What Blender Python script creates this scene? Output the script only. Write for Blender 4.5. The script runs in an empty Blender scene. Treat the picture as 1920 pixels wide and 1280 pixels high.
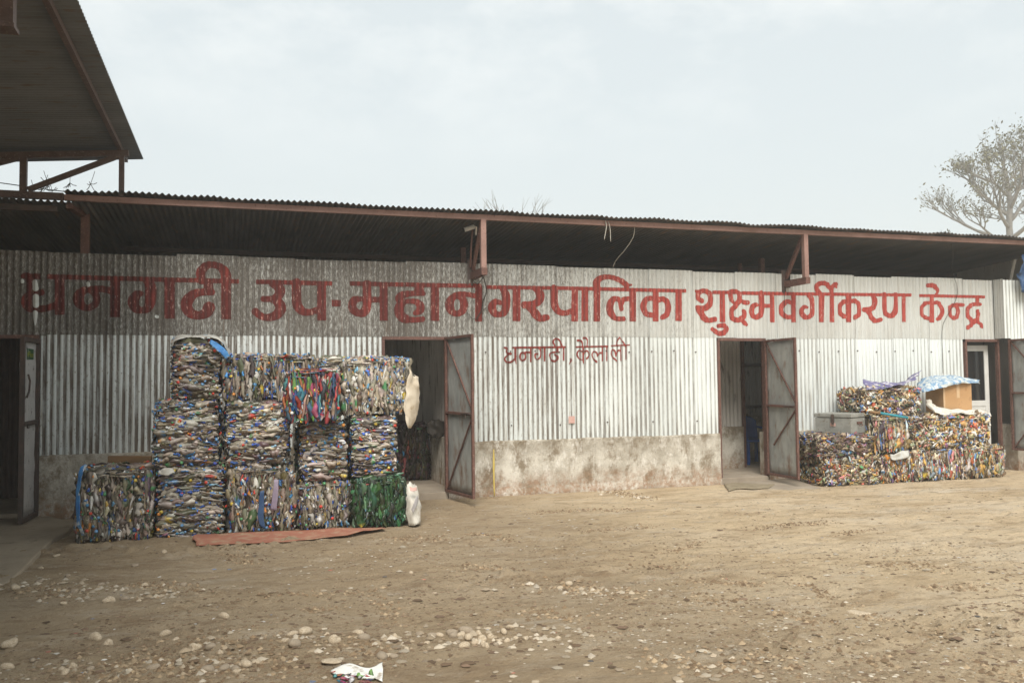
import bpy, math, random
import numpy as np
from mathutils import Vector, Matrix
random.seed(7); RNG = np.random.default_rng(11)
SC = bpy.context.scene; COL = SC.collection; R = math.radians

# ------------------------------------------------------------------ camera, sky, sun, exposure
FPX, YAW, PITCH, ROLL, CAMH, CAMD = 1639.9, .304871, .046649, -.011576, 1.6375, 12.253
_f = np.array([math.sin(YAW)*math.cos(PITCH), math.cos(YAW)*math.cos(PITCH), math.sin(PITCH)])
_r = np.array([math.cos(YAW), -math.sin(YAW), 0.]); _u = np.cross(_r, _f)
_c, _s = math.cos(ROLL), math.sin(ROLL)
_r, _u = _c*_r+_s*_u, -_s*_r+_c*_u
CAMP = np.array([0., -CAMD, CAMH])
cd = bpy.data.cameras.new('camera'); cam = bpy.data.objects.new('camera', cd); COL.objects.link(cam)
cd.sensor_width = 36; cd.lens = 36*FPX/1920; cd.clip_end = 2000; cd.clip_start = .05
cam.matrix_world = Matrix(((_r[0], _u[0], -_f[0], CAMP[0]), (_r[1], _u[1], -_f[1], CAMP[1]), (_r[2], _u[2], -_f[2], CAMP[2]), (0, 0, 0, 1)))
SC.camera = cam
SUN_EL, SUN_AZ = 50., 194.          # azimuth clockwise from +Y
world = bpy.data.worlds.new('World'); SC.world = world; world.use_nodes = True
wn = world.node_tree; wn.nodes.clear()
def WN(t, **k):
    n = wn.nodes.new(t)
    for a, b in k.items(): setattr(n, a, b)
    return n
sky = WN('ShaderNodeTexSky', sky_type='NISHITA', sun_disc=False, sun_elevation=R(SUN_EL), sun_rotation=R(SUN_AZ), altitude=180, air_density=1.3, dust_density=4.5, ozone_density=1.2)
tc = WN('ShaderNodeTexCoord'); mp = WN('ShaderNodeMapping'); mp.inputs['Scale'].default_value = (1.8, 1.8, 3.8)
cl = WN('ShaderNodeTexNoise'); cl.inputs['Scale'].default_value = 2.6; cl.inputs['Detail'].default_value = 7; cl.inputs['Roughness'].default_value = .62
rp = WN('ShaderNodeMapRange'); rp.inputs['From Min'].default_value = .47; rp.inputs['From Max'].default_value = .72; rp.inputs['To Max'].default_value = .7
sx = WN('ShaderNodeSeparateXYZ'); hz = WN('ShaderNodeMapRange'); hz.inputs['From Min'].default_value = .22; hz.inputs['From Max'].default_value = .42
mu = WN('ShaderNodeMath', operation='MULTIPLY')
m1 = WN('ShaderNodeMix', data_type='RGBA'); m1.inputs[0].default_value = .8; m1.inputs[7].default_value = (6.95, 7.5, 7.55, 1)
m2 = WN('ShaderNodeMix', data_type='RGBA'); m2.inputs[7].default_value = (8.7, 8.85, 8.7, 1)
bg = WN('ShaderNodeBackground'); bg.inputs['Strength'].default_value = .0765
wo = WN('ShaderNodeOutputWorld'); L = wn.links.new
L(tc.outputs['Generated'], mp.inputs['Vector']); L(mp.outputs['Vector'], cl.inputs['Vector']); L(cl.outputs['Fac'], rp.inputs['Value'])
L(tc.outputs['Generated'], sx.inputs[0]); L(sx.outputs['Z'], hz.inputs['Value']); L(rp.outputs[0], mu.inputs[0]); L(hz.outputs[0], mu.inputs[1])
L(sky.outputs[0], m1.inputs[6]); L(m1.outputs[2], m2.inputs[6]); L(mu.outputs[0], m2.inputs[0]); L(m2.outputs[2], bg.inputs[0]); L(bg.outputs[0], wo.inputs[0])
ld = bpy.data.lights.new('sun', 'SUN'); ld.energy = 2.7; ld.angle = R(34); ld.color = (1, .95, .87)
sun = bpy.data.objects.new('sun', ld); COL.objects.link(sun)
sd = Vector((math.sin(R(SUN_AZ))*math.cos(R(SUN_EL)), math.cos(R(SUN_AZ))*math.cos(R(SUN_EL)), math.sin(R(SUN_EL))))
sun.rotation_euler = (-sd).to_track_quat('-Z', 'Y').to_euler(); sun.location = (8, -8, 20)
vs = SC.view_settings; vs.view_transform = 'Standard'; vs.look = 'None'; vs.gamma = 1; vs.use_curve_mapping = False; vs.exposure = .74
SC.cycles.max_bounces = 6; SC.cycles.transparent_max_bounces = 8; SC.cycles.volume_bounces = 1

# ------------------------------------------------------------------ helpers
def ray(x, y): return _f+(x-960)/FPX*_r-(y-640)/FPX*_u
def W(x, y, Y=0.):                  # photo pixel -> point on the plane at depth Y
    d = ray(x, y); return CAMP+d*((Y+CAMD)/d[1])
def G(x, y, z=0.):                  # photo pixel -> point on the ground
    d = ray(x, y); return CAMP+d*((z-CAMH)/d[2])
def tag(o, label=None, cat=None, group=None, kind=None):
    if label: o['label'] = label
    if cat: o['category'] = cat
    if group: o['group'] = group
    if kind: o['kind'] = kind
    return o
def empty(name, loc, label=None, cat=None, group=None):
    o = bpy.data.objects.new(name, None); COL.objects.link(o); o.location = loc; o.empty_display_size = .2
    return tag(o, label, cat, group)
def worldloc(o):
    v = Vector((0, 0, 0))
    while o: v += o.location; o = o.parent
    return v
def make(name, V, F, mat, parent=None, smooth=False, cols=None):
    V = np.asarray(V, dtype=np.float64)
    if parent: org = np.array(worldloc(parent))
    else: org = np.array([V[:, 0].mean(), V[:, 1].mean(), V[:, 2].min()])
    me = bpy.data.meshes.new(name)
    if isinstance(F, np.ndarray):
        k = F.shape[1]; n = len(F)
        me.vertices.add(len(V)); me.vertices.foreach_set('co', (V-org).astype(np.float32).ravel())
        me.loops.add(n*k); me.loops.foreach_set('vertex_index', F.astype(np.int32).ravel())
        me.polygons.add(n); me.polygons.foreach_set('loop_start', np.arange(0, n*k, k, dtype=np.int32))
        me.update(calc_edges=True)
    else:
        me.from_pydata((V-org).tolist(), [], F)
    me.validate(); me.update()
    if smooth: me.polygons.foreach_set('use_smooth', [True]*len(me.polygons))
    if cols is not None:
        a = me.attributes.new('Col', 'FLOAT_COLOR', 'POINT'); c = np.ones((len(V), 4), np.float32); c[:, :3] = cols
        a.data.foreach_set('color', c.ravel())
    me.materials.append(mat)
    o = bpy.data.objects.new(name, me); COL.objects.link(o)
    if parent: o.parent = parent
    else: o.location = org
    return o
class MB:
    def __init__(s): s.v = []; s.f = []
    def add(s, V, F):
        b = len(s.v); s.v += [tuple(map(float, p)) for p in V]; s.f += [tuple(i+b for i in f) for f in F]; return s
    def box(s, x0, x1, y0, y1, z0, z1):
        return s.add([(x0, y0, z0), (x1, y0, z0), (x1, y1, z0), (x0, y1, z0), (x0, y0, z1), (x1, y0, z1), (x1, y1, z1), (x0, y1, z1)],
                     [(0, 3, 2, 1), (4, 5, 6, 7), (0, 1, 5, 4), (1, 2, 6, 5), (2, 3, 7, 6), (3, 0, 4, 7)])
    def bar(s, p, q, w, h=None, up=(0, 0, 1)):
        p = np.array(p, float); q = np.array(q, float); h = h or w; d = q-p; d /= np.linalg.norm(d)
        up = np.array(up, float)
        if abs(d@up) > .97: up = np.array([0, 1., 0])
        a = np.cross(d, up); a /= np.linalg.norm(a); b = np.cross(a, d)
        V = [c+a*i*w/2+b*j*h/2 for c in (p, q) for i, j in ((-1, -1), (1, -1), (1, 1), (-1, 1))]
        return s.add(V, [(0, 1, 2, 3), (7, 6, 5, 4), (0, 4, 5, 1), (1, 5, 6, 2), (2, 6, 7, 3), (3, 7, 4, 0)])
    def tube(s, pts, r, n=6, r1=None):
        pts = np.array(pts, float); m = len(pts); V = []; F = []
        for i, p in enumerate(pts):
            d = pts[min(i+1, m-1)]-pts[max(i-1, 0)]; d /= np.linalg.norm(d)+1e-9
            up = np.array([0, 0, 1.]) if abs(d[2]) < .9 else np.array([0, 1., 0])
            a = np.cross(d, up); a /= np.linalg.norm(a); b = np.cross(a, d)
            rr = r if r1 is None else r+(r1-r)*i/(m-1)
            V += [p+rr*(math.cos(t)*a+math.sin(t)*b) for t in np.arange(n)*2*math.pi/n]
        for i in range(m-1):
            for k in range(n): F.append((i*n+k, i*n+(k+1) % n, (i+1)*n+(k+1) % n, (i+1)*n+k))
        F += [tuple(range(n))[::-1], tuple((m-1)*n+k for k in range(n))]
        return s.add(V, F)
    def build(s, name, mat, parent=None, smooth=False, bevel=0):
        o = make(name, s.v, s.f, mat, parent, smooth)
        if bevel:
            m = o.modifiers.new('bevel', 'BEVEL'); m.width = bevel; m.segments = 2; m.limit_method = 'ANGLE'
        return o
def vnoise(x, y, seed=0):
    rs = np.random.default_rng(seed); T = rs.random((128, 128))
    xi = np.floor(x).astype(int); yi = np.floor(y).astype(int); fx = x-xi; fy = y-yi
    fx = fx*fx*(3-2*fx); fy = fy*fy*(3-2*fy); g = lambda i, j: T[i % 128, j % 128]
    return (g(xi, yi)*(1-fx)+g(xi+1, yi)*fx)*(1-fy)+(g(xi, yi+1)*(1-fx)+g(xi+1, yi+1)*fx)*fy-.5
def fbm(x, y, sc, oc=4, seed=0):
    x = np.asarray(x, float); y = np.asarray(y, float); t = 0; a = 1.
    for o in range(oc): t = t+a*vnoise(x*sc+17.3*o, y*sc-9.1*o, seed+o); a *= .5; sc *= 2.03
    return t
def spline(P, n=8):
    P = np.array(P, float); Q = np.vstack([2*P[0]-P[1], P, 2*P[-1]-P[-2]]); out = []
    for i in range(1, len(Q)-2):
        for t in np.arange(n)/n:
            a, b, c, d = Q[i-1:i+3]
            out.append(.5*((2*b)+(c-a)*t+(2*a-5*b+4*c-d)*t*t+(3*b-a-3*c+d)*t**3))
    out.append(P[-1]); return np.array(out)

# ------------------------------------------------------------------ materials
class NT:
    def __init__(s, name):
        s.m = bpy.data.materials.new(name); s.m.use_nodes = True; s.t = s.m.node_tree; s.b = s.t.nodes['Principled BSDF']
        s.tc = s.t.nodes.new('ShaderNodeTexCoord'); s.o = s.tc.outputs['Object']
    def n(s, t, **k):
        x = s.t.nodes.new(t)
        for a, b in k.items(): setattr(x, a, b)
        return x
    def put(s, sock, v):
        if hasattr(v, 'is_linked') or isinstance(v, bpy.types.NodeSocket): s.t.links.new(v, sock)
        else: sock.default_value = v
    def noise(s, scale, detail=5, rough=.6, stretch=None, lo=.35, hi=.65, off=None, dist=0):
        v = s.o
        if stretch or off:
            m = s.n('ShaderNodeMapping'); m.inputs['Scale'].default_value = stretch or (1, 1, 1)
            m.inputs['Location'].default_value = off or (0, 0, 0); s.put(m.inputs[0], v); v = m.outputs[0]
        x = s.n('ShaderNodeTexNoise'); x.inputs['Scale'].default_value = scale; x.inputs['Detail'].default_value = detail; x.inputs['Roughness'].default_value = rough; x.inputs['Distortion'].default_value = dist
        s.put(x.inputs['Vector'], v); return s.rng(x.outputs['Fac'], lo, hi)
    def rng(s, v, a, b, c=0., d=1.):
        r = s.n('ShaderNodeMapRange'); s.put(r.inputs['Value'], v)
        for k, q in zip(('From Min', 'From Max', 'To Min', 'To Max'), (a, b, c, d)): r.inputs[k].default_value = q
        return r.outputs[0]
    def math(s, op, a, b=0.):
        m = s.n('ShaderNodeMath', operation=op, use_clamp=False); s.put(m.inputs[0], a); s.put(m.inputs[1], b); return m.outputs[0]
    def mix(s, f, a, b):
        m = s.n('ShaderNodeMix', data_type='RGBA'); s.put(m.inputs[0], f)
        for i, v in ((6, a), (7, b)): s.put(m.inputs[i], v if not isinstance(v, tuple) else (*v, 1)[:4])
        return m.outputs[2]
    def xyz(s, i):
        k = s.n('ShaderNodeSeparateXYZ'); s.put(k.inputs[0], s.o); return k.outputs[i]
    def cell(s, axis_scale):
        x = s.math('MULTIPLY', s.xyz(0), axis_scale); fl = s.math('FLOOR', x)
        w = s.n('ShaderNodeTexWhiteNoise', noise_dimensions='1D'); s.put(w.inputs['W'], fl); return w.outputs['Value']
    def bump(s, h, st=.4, d=.02):
        b = s.n('ShaderNodeBump'); b.inputs['Strength'].default_value = st; b.inputs['Distance'].default_value = d; s.put(b.inputs['Height'], h); s.put(s.b.inputs['Normal'], b.outputs[0])
    def fin(s, col, rough=.8, metal=0., spec=.3):
        s.put(s.b.inputs['Base Color'], (*col, 1) if isinstance(col, tuple) else col); s.put(s.b.inputs['Roughness'], rough); s.put(s.b.inputs['Metallic'], metal); s.b.inputs['Specular IOR Level'].default_value = spec
        return s.m
def mottled(name, a, b, scale=6., rough=.75, c=None, cs=30., bump=.25, stretch=None, spec=.3, lo=.35, hi=.65, clo=.58, chi=.7, metal=0.):
    t = NT(name); f = t.noise(scale, stretch=stretch, lo=lo, hi=hi); col = t.mix(f, a, b)
    if c: col = t.mix(t.noise(cs, lo=clo, hi=chi, stretch=stretch), col, c)
    if bump: t.bump(t.noise(scale*6, lo=.2, hi=.8), bump, .01)
    return t.fin(col, rough, metal, spec)
M = {}
M['steel'] = mottled('red_oxide_steel', (.15, .075, .058), (.10, .052, .042), 9, .6, (.28, .18, .14), 40)
M['fascia'] = mottled('faded_red_oxide_paint', (.31, .19, .16), (.235, .14, .115), 5, .65, (.16, .08, .06), 30)
M['canopysteel'] = mottled('brown_steel', (.115, .075, .062), (.08, .052, .044), 8, .55, (.2, .15, .12), 40)
M['darksteel'] = mottled('dark_steel', (.055, .045, .04), (.09, .06, .05), 8, .6)
M['roof'] = mottled('old_corrugated_roofing', (.10, .10, .10), (.16, .155, .15), 4, .6, (.2, .14, .1), 12, stretch=(1, .2, 1))
M['shedroof'] = mottled('shed_roofing', (.115, .122, .13), (.16, .167, .175), 3, .6, (.12, .1, .085), 14, stretch=(.25, 1, 1))
M['galv'] = mottled('door_sheet_metal', (.25, .26, .25), (.40, .41, .385), 5, .5, (.19, .115, .075), 6, stretch=(1, 1, .45), metal=.1, spec=.35, clo=.53, chi=.72)
M['grey_door'] = mottled('grey_door_paint', (.46, .45, .44), (.56, .55, .53), 5, .5, (.12, .10, .09), 12)
M['inner'] = mottled('inner_sheet', (.44, .41, .37), (.54, .51, .47), 5, .6, (.1, .08, .07), 9, stretch=(1, 1, .2))
M['floor'] = mottled('inner_floor', (.24, .2, .155), (.32, .27, .21), 3, .9)
M['apron'] = mottled('dirty_concrete_apron', (.24, .195, .14), (.32, .26, .185), 2.5, .9, (.16, .125, .085), 5)
M['white_frame'] = mottled('white_aluminium', (.6, .6, .57), (.66, .66, .63), 6, .5)
M['glass'] = mottled('dark_glass', (.012, .012, .013), (.018, .018, .018), 3, .12, bump=0, spec=.5)
M['wire'] = mottled('black_wire', (.03, .025, .02), (.05, .04, .03), 9, .6)
M['palewire'] = mottled('pale_cord', (.45, .43, .38), (.35, .33, .28), 9, .7)
M['whitesack'] = mottled('white_woven_sack', (.55, .52, .45), (.64, .61, .55), 6, .8, (.38, .33, .26), 9, clo=.52, chi=.68)
M['cream'] = mottled('cream_sack', (.55, .47, .36), (.66, .59, .48), 5, .85, (.38, .3, .2), 8)
M['bluewrap'] = mottled('blue_film', (.03, .14, .42), (.07, .28, .55), 6, .4, (.55, .6, .62), 9, spec=.5, clo=.56, chi=.64)
M['darkblue'] = mottled('dark_blue_film', (.025, .06, .14), (.05, .10, .2), 6, .5)
M['clearfilm'] = mottled('dusty_film', (.5, .5, .47), (.38, .36, .31), 9, .35, (.2, .4, .6), 7, spec=.5, clo=.6, chi=.68)
M['purple'] = mottled('purple_sack', (.10, .09, .22), (.2, .19, .3), 7, .5, (.6, .58, .6), 9, clo=.55, chi=.64)
M['bluetarp'] = mottled('blue_white_sack', (.12, .24, .40), (.26, .38, .50), 9, .5, (.55, .59, .58), 16, clo=.46, chi=.54)
M['card'] = mottled('cardboard', (.40, .235, .11), (.47, .285, .14), 3, .85, (.34, .19, .085), 12, bump=.1)
M['tape'] = mottled('brown_tape', (.52, .36, .21), (.56, .4, .24), 5, .4)
M['trunk'] = mottled('painted_tin_trunk', (.22, .22, .20), (.3, .3, .275), 6, .5, (.14, .1, .07), 14, clo=.62)
M['mat'] = mottled('red_earth_board', (.29, .115, .075), (.36, .165, .11), 4, .85, (.36, .26, .17), 8, clo=.5, chi=.68)
M['jute'] = mottled('grey_jute', (.2, .165, .11), (.27, .225, .155), 9, .95)
M['teal'] = mottled('teal_pipe', (.03, .22, .28), (.05, .28, .34), 6, .5)
M['wood'] = mottled('old_wood', (.26, .15, .07), (.16, .1, .055), 8, .8, stretch=(.2, 1, 1))
M['chair'] = mottled('blue_plastic', (.03, .11, .42), (.04, .14, .5), 4, .4)
M['yellow'] = mottled('yellow_strap', (.5, .37, .07), (.56, .44, .14), 7, .6)
M['bark'] = mottled('grey_bark', (.19, .18, .165), (.25, .24, .22), 5, .9)
M['leaf'] = mottled('dry_leaf', (.11, .11, .06), (.16, .15, .085), 2, .7, bump=0)
M['twig'] = mottled('dry_twig', (.06, .045, .03), (.09, .07, .05), 9, .9)
M['cobble'] = mottled('river_cobble', (.38, .305, .21), (.52, .44, .33), 5, .9, (.28, .21, .14), 9, clo=.5, chi=.64)
M['brownstone'] = mottled('brown_cobble', (.25, .2, .145), (.33, .27, .2), 7, .85, (.17, .13, .09), 11)
M['cam'] = mottled('camera_shell', (.55, .54, .5), (.62, .6, .56), 8, .45)
M['green_sign'] = mottled('green_sticker', (.012, .07, .025), (.015, .085, .03), 7, .5, bump=0)
M['sign_text'] = mottled('sticker_letters', (.42, .48, .08), (.46, .5, .1), 7, .6, bump=0)
M['paper'] = mottled('white_litter', (.62, .62, .58), (.74, .73, .69), 9, .7, (.35, .3, .24), 14)
M['pinkprint'] = mottled('faded_red_print', (.5, .3, .26), (.56, .38, .33), 9, .8, bump=0)
M['greyprint'] = mottled('faded_grey_print', (.36, .34, .34), (.44, .42, .42), 9, .8, bump=0)
def vcol(name, rough, spec, sheen=0):
    t = NT(name); a = t.n('ShaderNodeAttribute', attribute_name='Col'); f = t.noise(70, 3, lo=.3, hi=.7)
    col = t.mix(t.math('MULTIPLY', f, .22), a.outputs['Color'], (.16, .12, .08)); t.bump(t.noise(120, 2, lo=.2, hi=.8), .3, .004)
    return t.fin(col, rough, 0, spec)
M['plastic'] = vcol('pressed_plastic', .3, .55); M['scrap'] = vcol('pressed_wrappers', .45, .45); M['speck'] = vcol('ground_specks', .9, .2)
# weathered bare sheet of the upper band
t = NT('weathered_sheet_band'); X = t.xyz(0); Z = t.xyz(2)
grim = t.math('ADD', t.rng(X, -3., 2.8, .86, .0), t.math('MULTIPLY', t.math('SUBTRACT', t.noise(1.3, 4, stretch=(1.6, 1, .5), lo=.25, hi=.75), .5), .45))
str_ = t.noise(9, 5, .65, stretch=(2.6, 1, .16), lo=.34, hi=.66); spk = t.noise(60, 4, .8, lo=.36, hi=.62, stretch=(1, 1, .3))
base = t.mix(t.cell(1/.762), (.49, .505, .485), (.57, .585, .56)); base = t.mix(t.math('MULTIPLY', str_, .4), base, (.34, .31, .26))
gf = t.math('MULTIPLY', t.rng(t.math('ADD', grim, t.math('MULTIPLY', t.math('SUBTRACT', spk, .5), .75)), .3, .95), .9)
col = t.mix(gf, base, (.085, .07, .055)); rs = t.math('MULTIPLY', t.noise(5, 5, .7, stretch=(5, 1, .12), lo=.6, hi=.72), .55)
col = t.mix(rs, col, (.17, .1, .06)); col = t.mix(t.math('MULTIPLY', t.noise(26, 4, .75, lo=.66, hi=.7, stretch=(1, 1, .5)), .8), col, (.66, .67, .63))
groove_grime_shade = t.math('MULTIPLY', t.rng(t.math('ADD', t.math('ADD', t.xyz(1), t.rng(X, -3, 4.5, .006, -.0005)), t.math('MULTIPLY', t.noise(14, 4, stretch=(2, 0, .3), lo=.2, hi=.8), .005)), .0085, .0145), t.math('MULTIPLY', t.rng(X, -2, 3., .75, .25), t.noise(2.2, 4, .7, stretch=(2, 0, .6), lo=.3, hi=.65)))  # grime plus groove shading mixed into the colour by rib depth
col = t.mix(groove_grime_shade, col, (.07, .058, .048))
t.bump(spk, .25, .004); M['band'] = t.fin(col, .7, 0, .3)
# white painted sheet of the lower wall
t = NT('white_painted_sheet'); X = t.xyz(0); Z = t.xyz(2)
col = t.mix(t.cell(1/.762), (.60, .64, .63), (.70, .74, .73))
dirt = t.math('MULTIPLY', t.noise(7, 5, .68, stretch=(4.2, 1, .13), lo=.5, hi=.72), t.rng(Z, 2.3, .8, .35, .95))
zone = t.math('ADD', t.rng(X, -.6, 2.2, 1., .25), t.rng(t.math('ABSOLUTE', t.math('SUBTRACT', X, 4.0)), 0, 1.5, .75, 0))
col = t.mix(t.math('MULTIPLY', dirt, zone), col, (.27, .21, .14))
col = t.mix(t.math('MULTIPLY', t.noise(30, 4, .75, stretch=(1, 1, .5), lo=.56, hi=.66), t.rng(X, -2.4, 2.2, .7, .06)), col, (.2, .16, .115))
col = t.mix(t.math('MULTIPLY', t.noise(4, 4, .7, stretch=(6, 1, .3), lo=.66, hi=.72), .6), col, (.2, .12, .07))
trough_grime_shade = t.math('MULTIPLY', t.rng(t.math('ADD', t.math('ADD', t.xyz(1), t.rng(X, -2.6, 3.5, .0065, -.001)), t.math('MULTIPLY', t.noise(12, 4, stretch=(2, 0, .25), lo=.2, hi=.8), .005)), .0135, .0185), t.rng(X, -1.5, 3., .95, .6))  # trough grime, with the dark lines of rib occlusion put into the colour too
col = t.mix(t.math('MULTIPLY', trough_grime_shade, t.noise(4, 5, .75, stretch=(3, 0, .4), lo=.22, hi=.55)), col, (.115, .09, .07))
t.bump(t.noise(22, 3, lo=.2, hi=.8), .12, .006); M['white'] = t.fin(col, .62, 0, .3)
# stained plaster of the plinth
t = NT('stained_plaster'); Z = t.xyz(2); X = t.xyz(0)
col = t.mix(t.noise(2.2, 6, .65, lo=.38, hi=.62), (.38, .345, .285), (.62, .585, .51))
col = t.mix(t.math('MULTIPLY', t.noise(4.5, 6, .7, stretch=(1, 1, .7), lo=.48, hi=.62, off=(3, 1, 2)), .85), col, (.19, .145, .092))
col = t.mix(t.math('MULTIPLY', t.noise(9, 6, .75, lo=.54, hi=.62, stretch=(1, 1, .5)), .6), col, (.72, .69, .63))
low = t.math('MULTIPLY', t.rng(t.math('ADD', Z, t.math('MULTIPLY', t.noise(5, 5, lo=0, hi=1), .35)), .55, .28), t.noise(13, 5, .75, lo=.36, hi=.6))
col = t.mix(t.math('MULTIPLY', low, .75), col, (.27, .145, .075)); col = t.mix(t.math('MULTIPLY', t.noise(60, 3, lo=.6, hi=.68), .5), col, (.1, .08, .055))
topg = t.math('MULTIPLY', t.rng(t.math('ADD', Z, t.math('MULTIPLY', t.noise(3.5, 5, lo=0, hi=1, stretch=(1, 1, .3)), .3)), .68, .92), t.noise(6, 6, .75, lo=.35, hi=.6, off=(7, 0, 0)))
col = t.mix(t.math('MULTIPLY', topg, .7), col, (.17, .135, .09))
t.bump(t.noise(14, 8, .75, lo=.2, hi=.8), .55, .025); M['plinth'] = t.fin(col, .92, 0, .2)
# red sign paint, worn
t = NT('red_sign_paint'); X = t.xyz(0)
col = t.mix(t.noise(22, 4, .7, stretch=(1, 1, .35), lo=.35, hi=.65), (.31, .042, .034), (.41, .078, .06))
col = t.mix(t.math('MULTIPLY', t.rng(X, -3, 2.6, .95, 0), t.noise(3, 3, stretch=(2, 1, .5), lo=.1, hi=.5)), col, (.095, .02, .017)); col = t.mix(t.math('MULTIPLY', t.rng(t.xyz(1), -.002, .007), t.rng(X, -3, 5, .75, .25)), col, (.07, .022, .018)); col = t.mix(t.math('MULTIPLY', t.noise(34, 3, .75, lo=.6, hi=.66, stretch=(1, 1, .3)), .55), col, (.6, .36, .3))  # grooves also darkened in the paint colour, shading and grime together
tr = t.n('ShaderNodeBsdfTransparent'); mx = t.n('ShaderNodeMixShader'); out = t.t.nodes['Material Output']
t.put(mx.inputs[0], t.math('MULTIPLY', t.noise(34, 4, .85, lo=.60, hi=.68, stretch=(1, 1, .28), off=(4, 2, 8)), .8)); t.put(mx.inputs[1], t.b.outputs[0]); t.put(mx.inputs[2], tr.outputs[0]); t.put(out.inputs[0], mx.outputs[0])
M['red'] = t.fin(col, .75, 0, .25)
# earth yard
t = NT('packed_earth'); X = t.xyz(0); Y = t.xyz(1)
col = t.mix(t.noise(.55, 6, .6, lo=.36, hi=.64), (.62, .475, .30), (.72, .575, .39))
col = t.mix(t.math('MULTIPLY', t.noise(1.5, 7, .72, lo=.5, hi=.66, stretch=(.6, 1.4, 1)), .75), col, (.41, .29, .17))
col = t.mix(t.math('MULTIPLY', t.math('MULTIPLY', t.noise(.9, 6, .68, lo=.5, hi=.62, off=(5, 3, 0), stretch=(.45, 1.3, 1)), t.rng(X, 1.5, 6, .15, 1)), .7), col, (.74, .655, .53))
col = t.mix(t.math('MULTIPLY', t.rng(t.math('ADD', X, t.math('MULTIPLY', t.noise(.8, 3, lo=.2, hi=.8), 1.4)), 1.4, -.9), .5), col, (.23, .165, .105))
col = t.mix(t.math('MULTIPLY', t.noise(26, 6, .8, lo=.55, hi=.66), .6), col, (.2, .14, .085)); col = t.mix(t.math('MULTIPLY', t.noise(48, 5, .8, lo=.58, hi=.68, off=(1, 7, 0)), .55), col, (.55, .49, .4))
col = t.mix(t.math('MULTIPLY', t.noise(7, 7, .78, stretch=(.55, 1.5, 1), lo=.52, hi=.62, off=(9, 2, 0)), .6), col, (.27, .185, .11))
col = t.mix(t.math('MULTIPLY', t.noise(3.2, 7, .75, stretch=(.5, 1.2, 1), lo=.54, hi=.66, off=(2, 12, 0)), .5), col, (.6, .52, .41))
col = t.mix(t.math('MULTIPLY', t.noise(.7, 5, .6, lo=.66, hi=.74, off=(21, 4, 0)), .45), col, (.5, .25, .15))
h = t.math('ADD', t.noise(9, 8, .75, lo=.2, hi=.8), t.math('MULTIPLY', t.noise(45, 5, .8, lo=.3, hi=.7), .5)); t.bump(h, .9, .04)
M['earth'] = t.fin(col, .95, 0, .15)

# ------------------------------------------------------------------ ground
def gh(x, y):
    x = np.asarray(x, float); y = np.asarray(y, float)
    near = np.clip((-y-2.4)/1.5, 0, 1)*np.clip((x+9)/2, 0, 1)
    h = fbm(x*.6, y, .8, 3, 3)*.05*near+fbm(x*.5, y*1.3, 9, 2, 61)*.02*near+np.abs(fbm(x*.28+y*.1, y*1.5, 1.6, 2, 71))*.03*near+fbm(x*.45, y, 4.5, 3, 9)*.022*np.clip(-y/1.5, .1, 1)
    lump = np.clip(fbm(x*.55, y*1.2, 1.1, 2, 21)-.08, 0, 1)
    return h+lump*np.clip(fbm(x, y, 11, 2, 33)+.05, 0, 1)*.22*np.clip((-y-1)/1.5, 0, 1)+np.where(y > -.02, -.04, 0)
def axis(parts): return np.unique(np.round(np.concatenate([np.arange(a, b, s) for a, b, s in parts]), 4))
gx = axis([(-300, -40, 52), (-40, -8, 4), (-8, -3, .25), (-3, 6, .035), (6, 14.5, .06), (14.5, 40, 4), (40, 361, 64)])
gy = axis([(-200, -30, 40), (-30, -13, 3), (-13, -8.8, .4), (-8.8, -4.6, .03), (-4.6, .2, .045), (.2, 8, 1.2), (8, 60, 8), (60, 501, 88)])
XX, YY = np.meshgrid(gx, gy, indexing='ij'); ZZ = gh(XX, YY)
ZZ = np.where((XX < -8) | (XX > 15) | (YY < -9.2), -.03, ZZ)
nx, ny = XX.shape; idx = np.arange(nx*ny).reshape(nx, ny)
gf_ = np.stack([idx[:-1, :-1], idx[1:, :-1], idx[1:, 1:], idx[:-1, 1:]], -1).reshape(-1, 4)
g = make('ground', np.stack([XX, YY, ZZ], -1).reshape(-1, 3), gf_, M['earth'], smooth=True); tag(g, kind='structure')
def gz(x, y): return float(gh(np.array([x]), np.array([y]))[0])

# ------------------------------------------------------------------ the long shed
PITCHR, AMP = .0762, .0115
SHD = np.random.default_rng(77).uniform(.78, 1.15, 64)
def corr(x, z=None):
    x = np.asarray(x, float); k = np.floor(x/.762+1e-6).astype(int)+20; ph = (x/.762) % 1.
    y = -AMP*SHD[k % 64]*np.sin(2*np.pi*x/PITCHR)+.006*ph
    if z is not None: z = np.asarray(z, float); y = y+.010*vnoise(x*1.3, z*1.6+x*0, 41)+.010*np.clip(vnoise(x*4+3, z*3.2+x*0, 42)-.24, 0, 1)
    return y
def sheet(mb, x0, x1, z0, z1, y0=0., sgn=1, ztop=None, amp=1.):
    n = max(2, int(round((x1-x0)/(PITCHR/8)))+1); xs = np.linspace(x0, x1, n); zt = np.full(n, z1) if ztop is None else ztop(xs)
    xe = xs.copy(); xe[-1] -= 1e-4
    m = max(3, int((z1-z0)/.09)+2); V = []
    for j in range(m):
        zz_ = z0+(zt-z0)*j/(m-1); V += list(zip(xs, y0+amp*corr(xe, zz_), zz_))
    mb.add(V, [(r*n+i, r*n+i+1, (r+1)*n+i+1, (r+1)*n+i) for r in range(m-1) for i in range(n-1)])
shed = empty('warehouse', (5, 0, 0), 'long sorting shed clad in white corrugated sheets with red painted Devanagari letters', 'building')
ZB, ZT, ZP = 2.30, 3.36, .79
D1, D2, D3, D4 = (-3.5, -2.37), (1.94, 2.87), (7.26, 8.13), (12.17, 12.92)
XL, XR = -6., 12.87
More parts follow.
